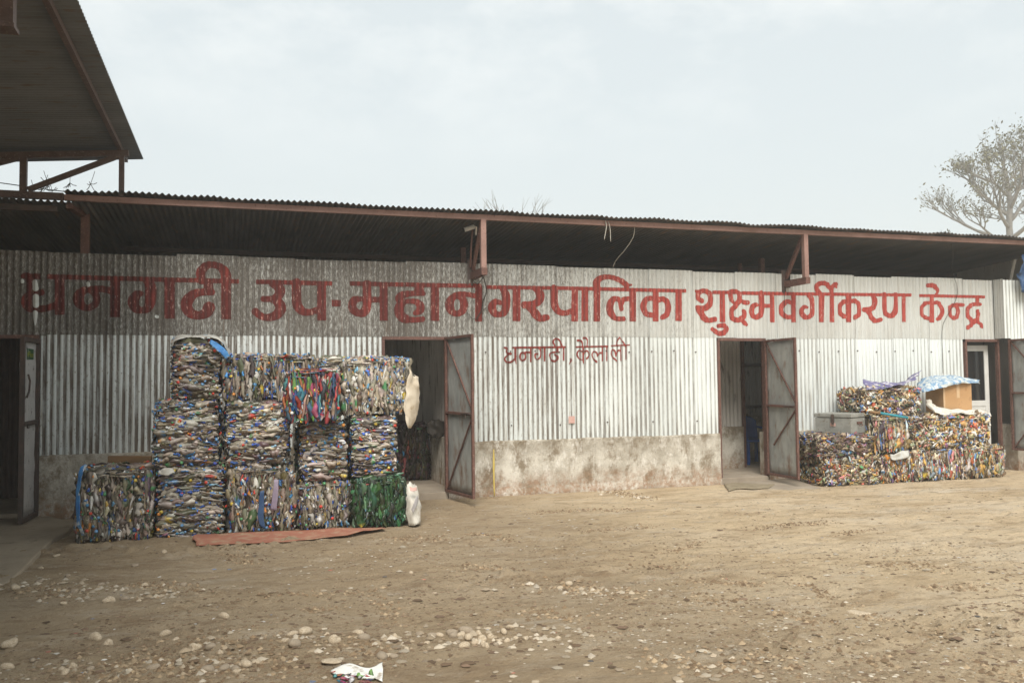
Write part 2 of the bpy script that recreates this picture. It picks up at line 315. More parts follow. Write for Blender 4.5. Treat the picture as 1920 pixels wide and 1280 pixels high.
# upper band, sheet by sheet, each with its own cut height, notched where the bracket beams come through
rs = np.random.default_rng(5); mb = MB()
cuts = sorted(set(list(np.round(np.arange(-6.096, 13.0, .762), 4))+[XL, XR, 3.19, 3.315, 8.53, 8.66])); cuts = [c for c in cuts if XL <= c <= XR]
jit = rs.uniform(-.012, .016, 60)
for a, b in zip(cuts[:-1], cuts[1:]):
    k = int(math.floor((a+.001)/.762))+10; zt = ZT+jit[k]
    if (3.18 < a < 3.3) or (8.52 < a < 8.65): zt = 3.13
    sheet(mb, a, b, ZB+.012*rs.uniform(-1, 1) if not (D2[0]-.4 < a < D2[1]) else ZB, zt)
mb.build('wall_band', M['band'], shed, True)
for a, b in ((XL, D1[0]), (D1[1], D2[0]), (D2[1], D3[0]), (D3[1], D4[0])):
    mb = MB(); q = [a]+[c for c in np.arange(-6.096, 13, .762) if a+.05 < c < b-.05]+[b]
    for c, d in zip(q[:-1], q[1:]): sheet(mb, c, d, ZP-.02, ZB+.02, .004)
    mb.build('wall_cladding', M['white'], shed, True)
mb = MB()                                     # returning bay at the far end
n = 14; ys = np.linspace(0, -.21, n); V = []
for z in (2.31, ZT): V += [(12.872+.004*math.sin(i*1.9), y, z) for i, y in enumerate(ys)]
mb.add(V, [(i+1, i, n+i, n+i+1) for i in range(n-1)]); 
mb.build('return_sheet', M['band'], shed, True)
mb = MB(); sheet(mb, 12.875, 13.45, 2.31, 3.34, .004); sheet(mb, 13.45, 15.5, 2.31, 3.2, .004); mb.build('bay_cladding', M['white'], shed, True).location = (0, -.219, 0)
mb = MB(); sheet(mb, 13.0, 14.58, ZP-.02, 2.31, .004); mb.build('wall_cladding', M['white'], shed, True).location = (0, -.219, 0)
MB().box(13.0, 14.6, -.27, .1, -.1, .80).build('plinth', M['plinth'], shed)
mb = MB()
for i, x in enumerate(np.arange(3.4, 12.1, .381)):
    if D2[0] < x < D2[1]+.1 or D3[0]-.1 < x < D3[1]+.55: continue
    for z in ((2.08, 1.0) if i % 2 else (2.08,)):
        xx = round(x/PITCHR)*PITCHR+.019; mb.tube([(xx, -.004, z+.01*(i % 3)), (xx, -.02, z+.01*(i % 3))], .011, 6)
mb.build('sheet_screw', M['darksteel'], shed)['kind'] = 'stuff'
# plinth: rough top and front
def plinth(a, b, name='plinth'):
    n = int((b-a)/.05)+2; xs = np.linspace(a, b, n); rr = np.random.default_rng(int(abs(a)*10)+99); V = []; F = []
    wob = fbm(xs, xs*0, 3, 3, 4)
    for j, (y, z) in enumerate(((-.075, -.15), (-.072, .03), (-.055, .12), (-.052, .4), (-.053, .70), (-.048, .775), (-.036, .79), (.06, .795), (.2, .79), (.2, -.15))):
        V += [(x, y-.012*wob[i]*(y < 0)+rr.normal(0, .003)*(y < 0), z+(.012*wob[i]+rr.normal(0, .004) if z > .7 else 0)) for i, x in enumerate(xs)]
    m = 10
    for j in range(m-1): F += [(j*n+i, j*n+i+1, (j+1)*n+i+1, (j+1)*n+i) for i in range(n-1)]
    F += [tuple(j*n for j in range(m)), tuple(j*n+n-1 for j in range(m))[::-1]]
    return make(name, V, F, M['plinth'], shed)
for a, b in ((XL, D1[0]), (D1[1], D2[0]), (D2[1], D3[0]), (D3[1], D4[0]-.05)): plinth(a, b)
# floor, thresholds
mb = MB(); mb.box(-6, 15, .21, 6.2, -.2, .10)
for a, b in (D1, D2, D3, D4): mb.box(a+.005, b-.005, -.06, .208, -.2, .098)
mb.build('floor_slab', M['floor'], shed, bevel=.01)
mb = MB(); P = [G(1352, 893), G(1470, 897), G(1540, 915), G(1480, 922), G(1352, 908)]
V = [(p[0], p[1], .055 if i < 2 else .0) for i, p in enumerate(P)]+[(p[0], p[1], -.1) for p in P]
mb.add(V, [(0, 1, 2, 3, 4)[::-1]]+[(i, (i+1) % 5, 5+(i+1) % 5, 5+i) for i in range(5)]); mb.build('door_step', M['floor'], shed)
# roof
def roof_sheet(name, x0, x1, y0, y1, zf, mat, parent, wav=0.):
    n = int((x1-x0)/(PITCHR/6))+1; xs = np.linspace(x0, x1, n); ys = np.linspace(y0, y1, 12)
    lap = .012*vnoise(xs/.62, xs*0+3, 8)+wav*vnoise(xs/.33, xs*0+7, 5)
    V = [(x, y+(.02*vnoise(np.array([x/.7]), np.array([2.]), 3)[0] if j == 0 else 0), zf(y)+.014*math.sin(2*math.pi*x/PITCHR)+lp*(1 if j < 3 else .2)) for j, y in enumerate(ys) for x, lp in zip(xs, lap)]
    F = [(j*n+i, j*n+i+1, (j+1)*n+i+1, (j+1)*n+i) for j in range(11) for i in range(n-1)]
    return make(name, V, F, mat, parent, True)
zr = lambda y: 4.02-.05*(y+.5)
roof_sheet('roof', -2.02, 15.6, -.64, 6.4, zr, M['roof'], shed, .03)
roof_sheet('roof', -9, -1.72, -.56, 6.4, lambda y: zr(y)-.12, M['roof'], shed, .02)
MB().bar((-2.02, -.5, 3.955), (15.6, -.5, 3.955), .06, .072).build('fascia_beam', M['fascia'], shed)
MB().bar((-9, -.47, 3.815), (-2.1, -.47, 3.815), .06, .07).build('fascia_beam', M['darksteel'], shed)
for y in (2.6, 4.2, 5.6): MB().bar((-2, y, zr(y)-.065), (15.6, y, zr(y)-.065), .05, .07).build('purlin', M['darksteel'], shed)
mb = MB(); sheet(mb, -9, 15.6, .1, 3.655, 6.25); mb.build('back_wall', M['inner'], shed, True)
mb = MB(); yy = np.linspace(-.6, 6.2, 90); V = [(14.6+.012*math.sin(2*math.pi*y/PITCHR*.5), y, z_) for k in (0, 1) for y in yy for z_ in ((0.,) if k == 0 else (zr(y)-.01,))]
mb.add(V, [(i, i+1, 91+i, 90+i) for i in range(89)]); mb.build('end_wall', M['inner'], shed, True)
# brackets: beam out of the wall, post at its tip, diagonal back to the wall
for X in (3.29, 8.585):
    MB().bar((X-.02, .25, 3.19), (X, -.56, 3.19), .085, .1).build('bracket_beam', M['steel'], shed)
    MB().bar((X, -.5, 3.15), (X, -.5, 3.93), .075).build('bracket_post', M['fascia'], shed)
    MB().bar((X-.015, .0, 3.28), (X-.01, -.44, 3.88), .05).build('bracket_brace', M['steel'], shed)
    MB().box(X-.10, X-.02, -.005, .1, 3.05, 3.42).build('wall_post', M['darksteel'], shed)
MB().bar((-1.87, .08, 2.4), (-1.87, .08, 3.97), .1).build('wall_post', M['steel'], shed)
MB().bar((-1.97, -.5, 3.86), (-1.90, .05, 3.86), .07).build('bracket_beam', M['steel'], shed)
for px in (868, 1427):
    p = W(px, 470, .9); MB().bar((p[0], .9, 0.1), (p[0], .9, 3.74), .08).build('inner_post', M['steel'], shed)
# inner partitions
def partition_y(x, y0, y1):
    mb = MB(); n = int((y1-y0)/(PITCHR/6)); yy = np.linspace(y0, y1, n); V = [(x+AMP*math.sin(2*math.pi*y/PITCHR), y, z) for z in (.82, 3.3) for y in yy]
    mb.add(V, [(i, i+1, n+i+1, n+i) for i in range(n-1)]); mb.build('partition_sheet', M['inner'], shed, True)
    MB().box(x-.08, x+.08, y0, y1, .05, .82).build('partition_base', M['plinth'], shed)
mb = MB(); sheet(mb, -6, -1., .1, 3.5, 1.6); mb.build('partition_sheet', M['darksteel'], shed, True)  # dark sheet added so the leftmost doorway looks black, standing in for shade
partition_y(3.05, .22, 4.4)
mb = MB(); sheet(mb, -1, 3., .1, 3.4, 4.4); mb.build('partition_sheet', M['inner'], shed, True)
MB().bar((2.42, 3.2, .1), (2.42, 3.2, 3.6), .07).build('inner_post', M['darksteel'], shed)
p0, p1 = W(1345, 700, 1.3)[0], W(1390, 700, 1.3)[0]
mb = MB(); sheet(mb, p0-1.2, p1, .82, 3.2, 1.3); mb.build('partition_sheet', M['inner'], shed, True)
MB().box(p0-1.2, p1-.03, 1.22, 1.4, .05, .82).build('partition_base', M['plinth'], shed)
MB().bar((p1+.02, 1.3, .1), (p1+.02, 1.3, 3.7), .06).build('inner_post', M['steel'], shed)
mb = MB(); sheet(mb, 6.5, 12, .9, 3.4, 4.2); mb.build('partition_sheet', M['inner'], shed, True)
for z in (1.06, 1.95): MB().bar((6.5, 4.15, z), (12, 4.15, z), .05, .06).build('girt', M['darksteel'], shed)
MB().box(6.5, 12, 4.1, 4.3, .05, .85).build('partition_base', M['plinth'], shed)
# door frames and leaves
def frame(d, z1=2.3):
    a, b = d; mb = MB(); mb.box(a-.005, a+.035, -.035, .03, .1, z1+.0); mb.box(b-.035, b+.005, -.035, .03, .1, z1); mb.box(a-.005, b+.005, -.038, .03, z1-.045, z1-.0005)
    mb.build('door_frame', M['steel'], shed)
for d in (D1, D2, D3, D4): frame(d)
def leaf(hx, hy, ang, w, z0, z1, mat, fm, side, diag=True, zm=None, fw=.035, low=0.):
    d = np.array([math.cos(R(ang)), -math.sin(R(ang)), 0]); nrm = np.array([d[1], -d[0], 0])*side; o = np.array([hx, hy, 0.]); up = np.array([0, 0, 1.])
    pt = lambda u, z, e=0.: o+d*u+up*z+nrm*e
    dn = bpy.data.objects.new('door', None); COL.objects.link(dn); dn.parent = shed; dn.location = Vector(pt(0, z0))-shed.location; zm = zm or (z0+z1)/2+.03
    mb = MB(); n = 14; V = []
    rr = np.random.default_rng(int(abs(hx)*100)); B = rr.normal(0, .004, (n+1, n+1))
    for i in range(n+1):
        for j in range(n+1): V.append(pt(.01+(w-.02)*i/n, z0+.01+(z1-z0-.02)*j/n, B[i, j]))
    F = [(i*(n+1)+j, (i+1)*(n+1)+j, (i+1)*(n+1)+j+1, i*(n+1)+j+1) for i in range(n) for j in range(n)]
    mb.add(V, F); pa = mb.build('door_sheet', mat, dn, True); sm = pa.modifiers.new('solid', 'SOLIDIFY'); sm.thickness = .003
    mb = MB(); e = .022
    for p, q in ((pt(fw/2, z0, e), pt(fw/2, z1, e)), (pt(w-fw/2, z0, e), pt(w-fw/2, z1, e)), (pt(fw, z0+fw/2, e), pt(w-fw, z0+fw/2, e)), (pt(fw, z1-fw/2, e), pt(w-fw, z1-fw/2, e)), (pt(fw, zm, e), pt(w-fw, zm-.01, e))):
        mb.bar(p, q, fw, fw, up=nrm)
    mb.build('door_leaf_frame', fm, dn)
    if diag:
        mb = MB(); mb.bar(pt(fw, z1-fw, e), pt(w-fw, zm+.05, e), .018, .02, up=nrm); mb.build('door_brace', fm, dn)
        mb = MB(); mb.bar(pt(w-fw, zm-.05, e), pt(fw+.35*low, z0+fw+low, e), .018, .02, up=nrm); mb.build('door_brace', fm, dn)
    mb = MB(); mb.tube([pt(w*.62, zm+.0, .05), pt(w*.97, zm-.005, .05)], .011); mb.tube([pt(w*.8, zm, .05), pt(w*.8, zm-.06, .055)], .009); mb.build('bolt', M['darksteel'], dn)
    return dn, pt
leaf(D2[1]-.01, -.045, 80, .93, .10, 2.29, M['galv'], M['steel'], 1)
leaf(D3[1]-.005, -.045, 90.5, .83, .12, 2.27, M['galv'], M['steel'], 1, low=.45)
leaf(12.95, -.225, 88, .86, .36, 2.29, M['galv'], M['steel'], 1)
dn, pt = leaf(D1[1]-.02, -.05, 93, .70, .06, 2.24, M['grey_door'], M['darksteel'], -1, diag=False, zm=1.22, fw=.05)
mb = MB(); mb.tube([pt(.47, 1.80, .03), pt(.47, 1.72, .05), pt(.5, 1.6, .05), pt(.52, 1.52, .03)], .012); mb.build('door_handle', M['darksteel'], dn)
# sticker on the grey leaf
q = lambda u, z, e: pt(u, z, e)
u0, u1, z0, z1 = .46, .16, 1.975, 2.115
st = MB().add([q(u0, z0, .008), q(u1, z0+.01, .008), q(u1, z1-.005, .008), q(u0, z1, .008)], [(0, 1, 2, 3)]).build('sticker', M['green_sign'], dn)
def strokes_on(mb, S, org, sc):
    for P_, r in S:
        P_ = spline(P_, 5) if len(P_) > 2 else np.array(P_, float)
        for a, b in zip(P_[:-1], P_[1:]):
            if np.hypot(*(b-a)) < 1e-6: continue
            t_ = (b-a)/np.hypot(*(b-a)); a = a-t_*r*.6; b = b+t_*r*.6; nn = np.array([-t_[1], t_[0]])*r
            mb.add([q(org[0]-c[0]*sc, org[1]+c[1]*sc, .0105) for c in (a-nn, b-nn, b+nn, a+nn)], [(0, 1, 2, 3)])
mb = MB(); strokes_on(mb, [([(0, 0), (0, 1)], .11), ([(0, 1), (.55, 1)], .1), ([(0, .55), (.45, .55)], .1), ([(.9, 0), (.95, 1)], .1),
    ([(1.35, .0), (1.2, .3), (1.35, .6), (1.6, .6), (1.7, .3), (1.55, .0), (1.35, 0)], .1), ([(2.2, .0), (2.05, .3), (2.2, .6), (2.45, .6), (2.55, .3), (2.4, .0), (2.2, 0)], .1),
    ([(2.95, 0), (2.95, .6)], .1), ([(2.95, .4), (3.1, .58), (3.3, .6)], .1), ([(-.75, .1), (-.9, .4), (-.7, .8), (-.45, .6), (-.5, .2), (-.75, .1)], .12)], (.375, 2.015), .058)
mb.build('sticker_letters', M['sign_text'], st)
# white aluminium door set back in the far opening
ad = bpy.data.objects.new('inner_door', None); COL.objects.link(ad); ad.parent = shed; ad.location = Vector((12.5, .16, .1))-shed.location
mb = MB(); a, b = D4[0]+.04, 12.84
for x0, x1, z0, z1 in ((a, a+.09, .12, 2.2), (b-.09, b, .12, 2.2), (a+.09, b-.09, 2.1, 2.2), (a+.09, b-.09, 1.12, 1.22), (a+.09, b-.09, .12, .25), (a+.09, b-.09, .9, .96)): mb.box(x0, x1, .14, .18, z0, z1)
mb.build('door_leaf_frame', M['white_frame'], ad); MB().box(a+.09, b-.09, .155, .165, 1.22, 2.1).build('pane', M['glass'], ad); MB().box(a+.09, b-.09, .15, .17, .25, .9).build('door_panel', M['white_frame'], ad); MB().box(a+.09, b-.09, .15, .17, .96, 1.12).build('door_panel', M['white_frame'], ad)

# ------------------------------------------------------------------ painted lettering (strokes in photo pixels, painted on the sheets)
def HL(x0, y0, x1, y1, hw): return ('B', (x0, y0), (x1, y1), hw)
def VB(x0, x1, y0, y1): return ('B', ((x0+x1)/2, y0), ((x0+x1)/2, y1), (x1-x0)/2)
def S(pts, hw): return ('S', pts, hw if hasattr(hw, '__len__') else [hw]*len(pts))
def ring(cx, cy, rx, ry, l, t_, r, b):
    a = np.linspace(0, 2*np.pi, 13); w = []
    for q_ in a: c, s = math.cos(q_), math.sin(q_); w.append((r if c > 0 else l)*c*c+(b if s > 0 else t_)*s*s)
    return S([(cx+rx*math.cos(q_), cy+ry*math.sin(q_)) for q_ in a], w)
WORDS = [
 [S([(43, 518), (51, 517), (57, 528), (58, 543)], [4, 6, 7, 8]), S([(58, 543), (70, 548), (77, 548)], [7, 6.5, 6]), S([(60, 548), (52, 557), (50, 568), (57, 577), (72, 579), (90, 577), (106, 571)], [6, 8, 9, 8, 6.5, 6, 6]),
  HL(58, 518, 76, 518, 5), HL(87, 518.5, 448, 527.5, 4.4), VB(104, 120, 516, 590),
  ring(164, 560, 17, 17, 9.5, 6, 6.5, 6), S([(162, 543), (180, 541.5), (195, 542), (210, 546)], [6, 6, 6, 6]), VB(207.5, 224, 519, 594.5),
  S([(266, 550), (256, 553), (250, 566), (255, 578), (266, 581.5), (277, 577), (282, 562), (282, 537), (274, 525)], [4, 8, 9.5, 8, 6, 8, 9.5, 9.5, 6]), VB(309, 327, 522, 597),
  VB(382.5, 399, 524, 553), S([(397, 547.5), (380, 547.5), (364, 551), (352, 563), (350, 575), (358, 587), (373, 591), (387, 586), (392, 576)], [6, 6.5, 8, 10, 10, 9, 7.5, 9.5, 10.5]),
  S([(378, 526), (377, 510), (387, 498), (401, 496.5), (414, 501), (423, 513), (424, 526)], [7, 8.5, 7, 6, 7, 9, 8.5]), VB(415.5, 432.5, 516, 598)],
 [HL(480, 528, 623, 531.3, 4.2), S([(511, 531), (522, 538), (525, 547), (520, 556), (509, 560), (494.5, 560.3)], [7, 9, 9, 7.5, 5.7, 5.7]),
  S([(511, 561), (523, 568), (526, 580), (517, 591), (502, 595), (489, 592), (479, 584)], [6, 9, 9.5, 8.5, 6.5, 6.3, 7]),
  S([(556, 530), (556, 560), (558.5, 574), (567, 583), (579, 585.5), (596, 581)], [8.5, 8.5, 8.5, 7.5, 6, 6]), VB(595, 611, 530, 600.6), HL(622, 568, 639, 568.2, 6),
  HL(656, 531.3, 880, 535.8, 4.1), HL(880, 535.2, 903, 536, 4), S([(688, 533), (688, 572), (682, 585), (673, 587.5), (664, 582), (660.5, 573), (664.5, 562.5), (677, 560)], [8, 8, 8, 6.3, 7.5, 7.8, 7, 4.5]),
  HL(695, 561.5, 713, 561.5, 5.3), VB(712, 727, 531, 601), VB(777, 794.5, 532, 551), S([(794, 550), (772, 550), (755, 553), (749, 560), (756, 567)], [4.6, 5, 7, 8, 6]),
  S([(756, 566), (749, 576), (750, 588), (758, 596.5), (773, 599.5), (792, 598)], [6, 9, 9.5, 8.5, 5.2, 5.2]), S([(754, 566), (766, 564.5), (780, 565.5), (788, 573), (787, 582), (778, 587)], [4, 4.4, 5.5, 7.5, 7, 4]),
  VB(807.5, 823, 533, 601.6), ring(856.5, 571.5, 13.8, 16.5, 8.3, 5, 7.8, 5.3), S([(846, 558), (857, 552), (873, 551.5), (892, 555)], [5, 5, 4.8, 4.6]), VB(890.6, 904.5, 535, 602.5),
  HL(912, 538.2, 1060, 540.2, 3.5), HL(1060, 540.2, 1286.5, 545.3, 3.4), S([(938, 567.5), (929, 565.5), (922.5, 575), (926.5, 586), (937, 589.5), (946, 584), (948.5, 570), (948, 552), (941, 540)], [4.5, 5.5, 7.8, 7.2, 5, 7, 7.4, 7.4, 5]),
  VB(961, 975.5, 538, 602), S([(1003, 541), (1012, 550), (1011.5, 562), (1003, 569), (992, 571), (983, 571.5)], [5.5, 7.6, 7.6, 6.8, 6, 6.5]), S([(988, 572), (998, 580), (1006, 591), (1013, 596.5), (1024.5, 595)], [6, 8, 8, 6.3, 6]),
  S([(1039, 540), (1039, 563), (1041, 576), (1048, 584), (1058, 587), (1072, 583)], [6.7, 6.7, 6.7, 6, 5, 5]), VB(1071, 1083.5, 541, 602.4), VB(1089.5, 1103.6, 541, 602),
  VB(1113, 1125.5, 526, 602.4), S([(1118.5, 538), (1118.5, 528), (1127, 521), (1142, 519), (1158, 523.5), (1172, 532), (1177, 541.5)], [6, 6.3, 5.3, 4.4, 4.8, 5.5, 4]), S([(1172, 535), (1183, 534)], [4, 2]),
  VB(1180, 1193, 543, 602.4), S([(1170, 597.6), (1156, 597), (1147, 590), (1143, 577), (1147, 563.5), (1155, 559.7), (1162, 564), (1164.5, 579)], [4.3, 4.5, 6.3, 7.3, 6, 4.7, 4.7, 4.6]), S([(1164, 571), (1169, 561.5), (1181, 560)], [4.4, 4.8, 4.4]),
  VB(1223.5, 1235, 543, 602.4), S([(1225, 559.3), (1214, 560), (1207, 569), (1207, 580), (1213, 588.5), (1225, 591)], [4.3, 5, 6, 6, 5.5, 4.3]), S([(1235, 562), (1243, 560.5), (1251, 567), (1253, 579), (1249, 590), (1241, 595)], [5, 5, 6, 6, 5.5, 4.5]), VB(1266, 1278.3, 545, 601.7)],
 [S([(1316, 564), (1309.5, 559), (1310, 549.5), (1319, 545), (1329, 549.5), (1332.5, 561), (1329, 572), (1320, 578), (1306.5, 576)], [4.3, 5, 5, 4.2, 5.5, 6, 6, 5.3, 3.8]), S([(1309, 579), (1315, 588), (1321, 597), (1328, 600.5), (1340, 598.5)], [5.5, 6.5, 6, 4.6, 4.8]), S([(1304.5, 545.5), (1312, 547)], 2.6),
  HL(1335.7, 548, 1380, 548, 3.2), HL(1390, 549.2, 1490, 550.7, 3.3), HL(1490, 550.7, 1708, 553, 3), VB(1348.4, 1360, 548, 603.8), S([(1346, 611), (1357, 610), (1361.5, 616.5), (1357, 623.5), (1347, 624.5), (1336, 617)], [3.6, 4.6, 5, 5, 4.6, 4.3]),
  S([(1375, 566), (1370, 558), (1370, 548), (1379, 545.5), (1386, 552), (1385.5, 563), (1379, 573), (1372, 583), (1373, 595), (1382, 600), (1391, 597), (1396, 588), (1393.5, 583)], [3.6, 4.6, 4.8, 3.6, 5.3, 5.4, 5, 5, 5.3, 4.6, 4.6, 5, 3.8]), S([(1389, 596), (1394, 604), (1399.5, 608)], [4.2, 4.2, 3.6]), S([(1390, 564), (1396, 567), (1401.5, 567)], [3.6, 4.2, 4.4]),
  S([(1428, 550), (1428, 583), (1423.5, 591.5), (1416, 594.5), (1409.5, 588), (1410, 577.5), (1416, 571.5), (1421, 571.5)], [5.7, 5.7, 5.5, 4.5, 5.5, 5.6, 4.4, 2.6]), HL(1432, 573.2, 1444, 573.2, 3.6), VB(1442.6, 1452.4, 550, 604),
  S([(1484, 568), (1476, 565), (1468, 571), (1464.5, 580), (1467.5, 589), (1475, 594), (1485, 594)], [3.8, 4.3, 5.2, 5.5, 5.4, 4.2, 3.8]), VB(1483.4, 1493.2, 550, 604),
  S([(1514, 576), (1507, 575.5), (1503.2, 584), (1507, 592.5), (1514, 595), (1521.5, 589.5), (1523, 575), (1521.5, 561), (1516, 553)], [2.6, 3.8, 5.2, 5.3, 3.8, 5, 5.4, 5.4, 4]), VB(1535, 1546, 551, 603.8), VB(1554, 1565, 548, 603.8),
  S([(1538, 553), (1532, 542), (1533, 534), (1541, 530.5), (1550, 533), (1557, 542), (1560, 552)], [4.2, 5, 4.8, 4.1, 4.6, 4.8, 4.8]), S([(1559, 546), (1561, 538), (1564.5, 533), (1569, 532.5)], [4, 4.3, 3.6, 3.6]), S([(1564, 534), (1568, 537)], 3.4),
  VB(1586, 1597, 551, 603.8), S([(1587, 565), (1580, 566.5), (1575, 575.5), (1575.5, 585), (1580.5, 592), (1587, 593)], [3.8, 4.3, 4.8, 5, 4.5, 3.6]), S([(1597, 564.5), (1603, 564), (1609, 570), (1611, 580), (1609, 590), (1602, 595.5)], [3.8, 4.2, 4.7, 4.8, 4.8, 3.8]),
  S([(1635, 553), (1640, 560), (1639.5, 572), (1633, 579), (1626, 580), (1620, 580.4)], [4.4, 5.5, 5.5, 5, 4.4, 4.6]), S([(1626, 582), (1631, 590), (1637, 599), (1642, 601.5), (1651, 599)], [4.6, 5.2, 5, 3.8, 4]),
  S([(1658, 553), (1658, 575), (1660, 586), (1668, 592), (1676, 588), (1678.5, 575), (1678.5, 553)], [5.4, 5.4, 5.4, 4.3, 5.4, 5.2, 4.8]), VB(1690.6, 1699.4, 552, 603.5)],
 [HL(1724, 554, 1846, 556.4, 2.7), VB(1741, 1751, 555, 604.5), S([(1741, 567.5), (1734, 569), (1729, 576.5), (1729, 588), (1733.5, 594.5), (1742, 597)], [3.2, 3.8, 4.2, 4.3, 3.8, 3.3]), S([(1751, 568), (1757, 567), (1763, 573), (1765.7, 583), (1763.5, 593), (1757.5, 598)], [3, 3.8, 4.3, 4.6, 4.4, 3.8]),
  S([(1740, 535), (1749, 535.3), (1756, 541), (1757, 548), (1754, 553)], [3.8, 4.6, 4.4, 3.2, 2.3]), ring(1789, 584, 8, 12, 3.9, 3.4, 4.4, 3.9), S([(1780, 576), (1789, 571.5), (1805, 571.5)], [3.2, 3.4, 3.4]),
  VB(1829, 1838, 556, 572), S([(1837.5, 570.3), (1825, 570.5), (1816.5, 576), (1814.5, 587), (1818, 597), (1825.5, 602), (1832, 597.5), (1835, 589), (1833.5, 583.5)], [3.2, 3.6, 4.3, 4.8, 4.5, 4.3, 4, 4.4, 3.8]), S([(1828, 602), (1821, 609), (1814.5, 614)], [3.8, 3.9, 3.8]), S([(1831, 601), (1838, 607), (1841.5, 612.5)], [3.4, 3.6, 3])],
 [S([(946, 651.5), (951, 653), (949.5, 658), (953, 662.5), (957.5, 663)], [1.6, 1.9, 1.8, 2, 2.3]), S([(954, 664), (946.5, 671), (949, 678), (957, 678.5), (964, 674), (967, 668)], [1.5, 1.4, 1.5, 1.9, 1.7, 1.6]), HL(961, 651.5, 1062, 650.3, 1.7), VB(964, 968, 652, 674), S([(966, 673), (967.5, 682)], [1.7, .7]),
  ring(980, 668, 5.2, 7.5, 1.9, 1.5, 1.6, 1.6), S([(981, 661.5), (988, 660), (996, 661)], 1.6), VB(993.2, 997, 652, 678.5), S([(1008.5, 663), (1003.5, 664), (1003.5, 670), (1008, 673.5), (1013, 668), (1014, 658), (1010, 651.5)], [1.5, 1.9, 1.3, 1.1, 1.5, 1.8, 1.6]), VB(1019.3, 1022.5, 651, 677),
  VB(1043.6, 1047, 650, 661), S([(1046, 659.5), (1036, 660.5), (1030.5, 664), (1032, 671), (1037, 676.5), (1044, 675), (1045.5, 668), (1040, 664.5)], [1.4, 1.4, 1.2, 1.2, 2, 1.7, 1.7, 1.5]), S([(1041, 649), (1037, 641), (1040, 635.5), (1046, 635.5), (1051, 641), (1054, 650)], [1.3, 1.5, 1.4, 1.4, 1.5, 1.7]), VB(1055.3, 1058, 651, 676), S([(1070.5, 673), (1071, 676), (1067, 682)], [2, 1.7, .8])],
 [HL(1080, 650.2, 1141, 648.8, 1.4), S([(1083, 638), (1089, 638.5), (1091.5, 643), (1092, 650)], [1.9, 1.8, 1.2, 1]), S([(1094, 633.7), (1098, 633), (1101, 638), (1100.5, 648)], [2.1, 1.5, 1.1, 1]), VB(1091.5, 1095, 650, 675), S([(1093, 674), (1094, 681)], [1.9, .8]),
  S([(1092, 659), (1086, 656.5), (1082, 662), (1084, 670), (1090, 674)], [1.2, 1.3, 1.3, 1.2, 1]), S([(1094, 664), (1099, 657.5), (1104, 661), (1104, 667), (1100, 672)], [1.6, 1.6, 1.3, 1.4, 1.5]), S([(1118.5, 678), (1112, 671), (1110, 664), (1113.5, 659), (1118, 660.5), (1120.5, 667)], [1.7, 1.2, 1.2, 1.3, 1.4, 1.5]), S([(1120, 667), (1125, 661.5), (1130, 661.5)], 1.6), VB(1128, 1131, 649, 676.5), VB(1136, 1138.6, 648.5, 677),
  HL(1145, 648, 1181, 646.3, 1.1), S([(1156, 676.5), (1149, 669), (1145.5, 662), (1148.5, 655.5), (1152.5, 658), (1154.5, 667)], [1.5, 1.2, 1.2, 1.2, 1.3, 1.5]), S([(1154.5, 666), (1159, 657), (1164, 657.5)], 1.5), VB(1162.5, 1165.3, 649, 676), S([(1158.5, 648), (1156, 643), (1161, 632.5)], [1.2, 1.1, 1.1]), S([(1161, 632), (1167, 639), (1172, 648)], [.9, .9, 1.5]), VB(1172.5, 1175.3, 647, 674)]]
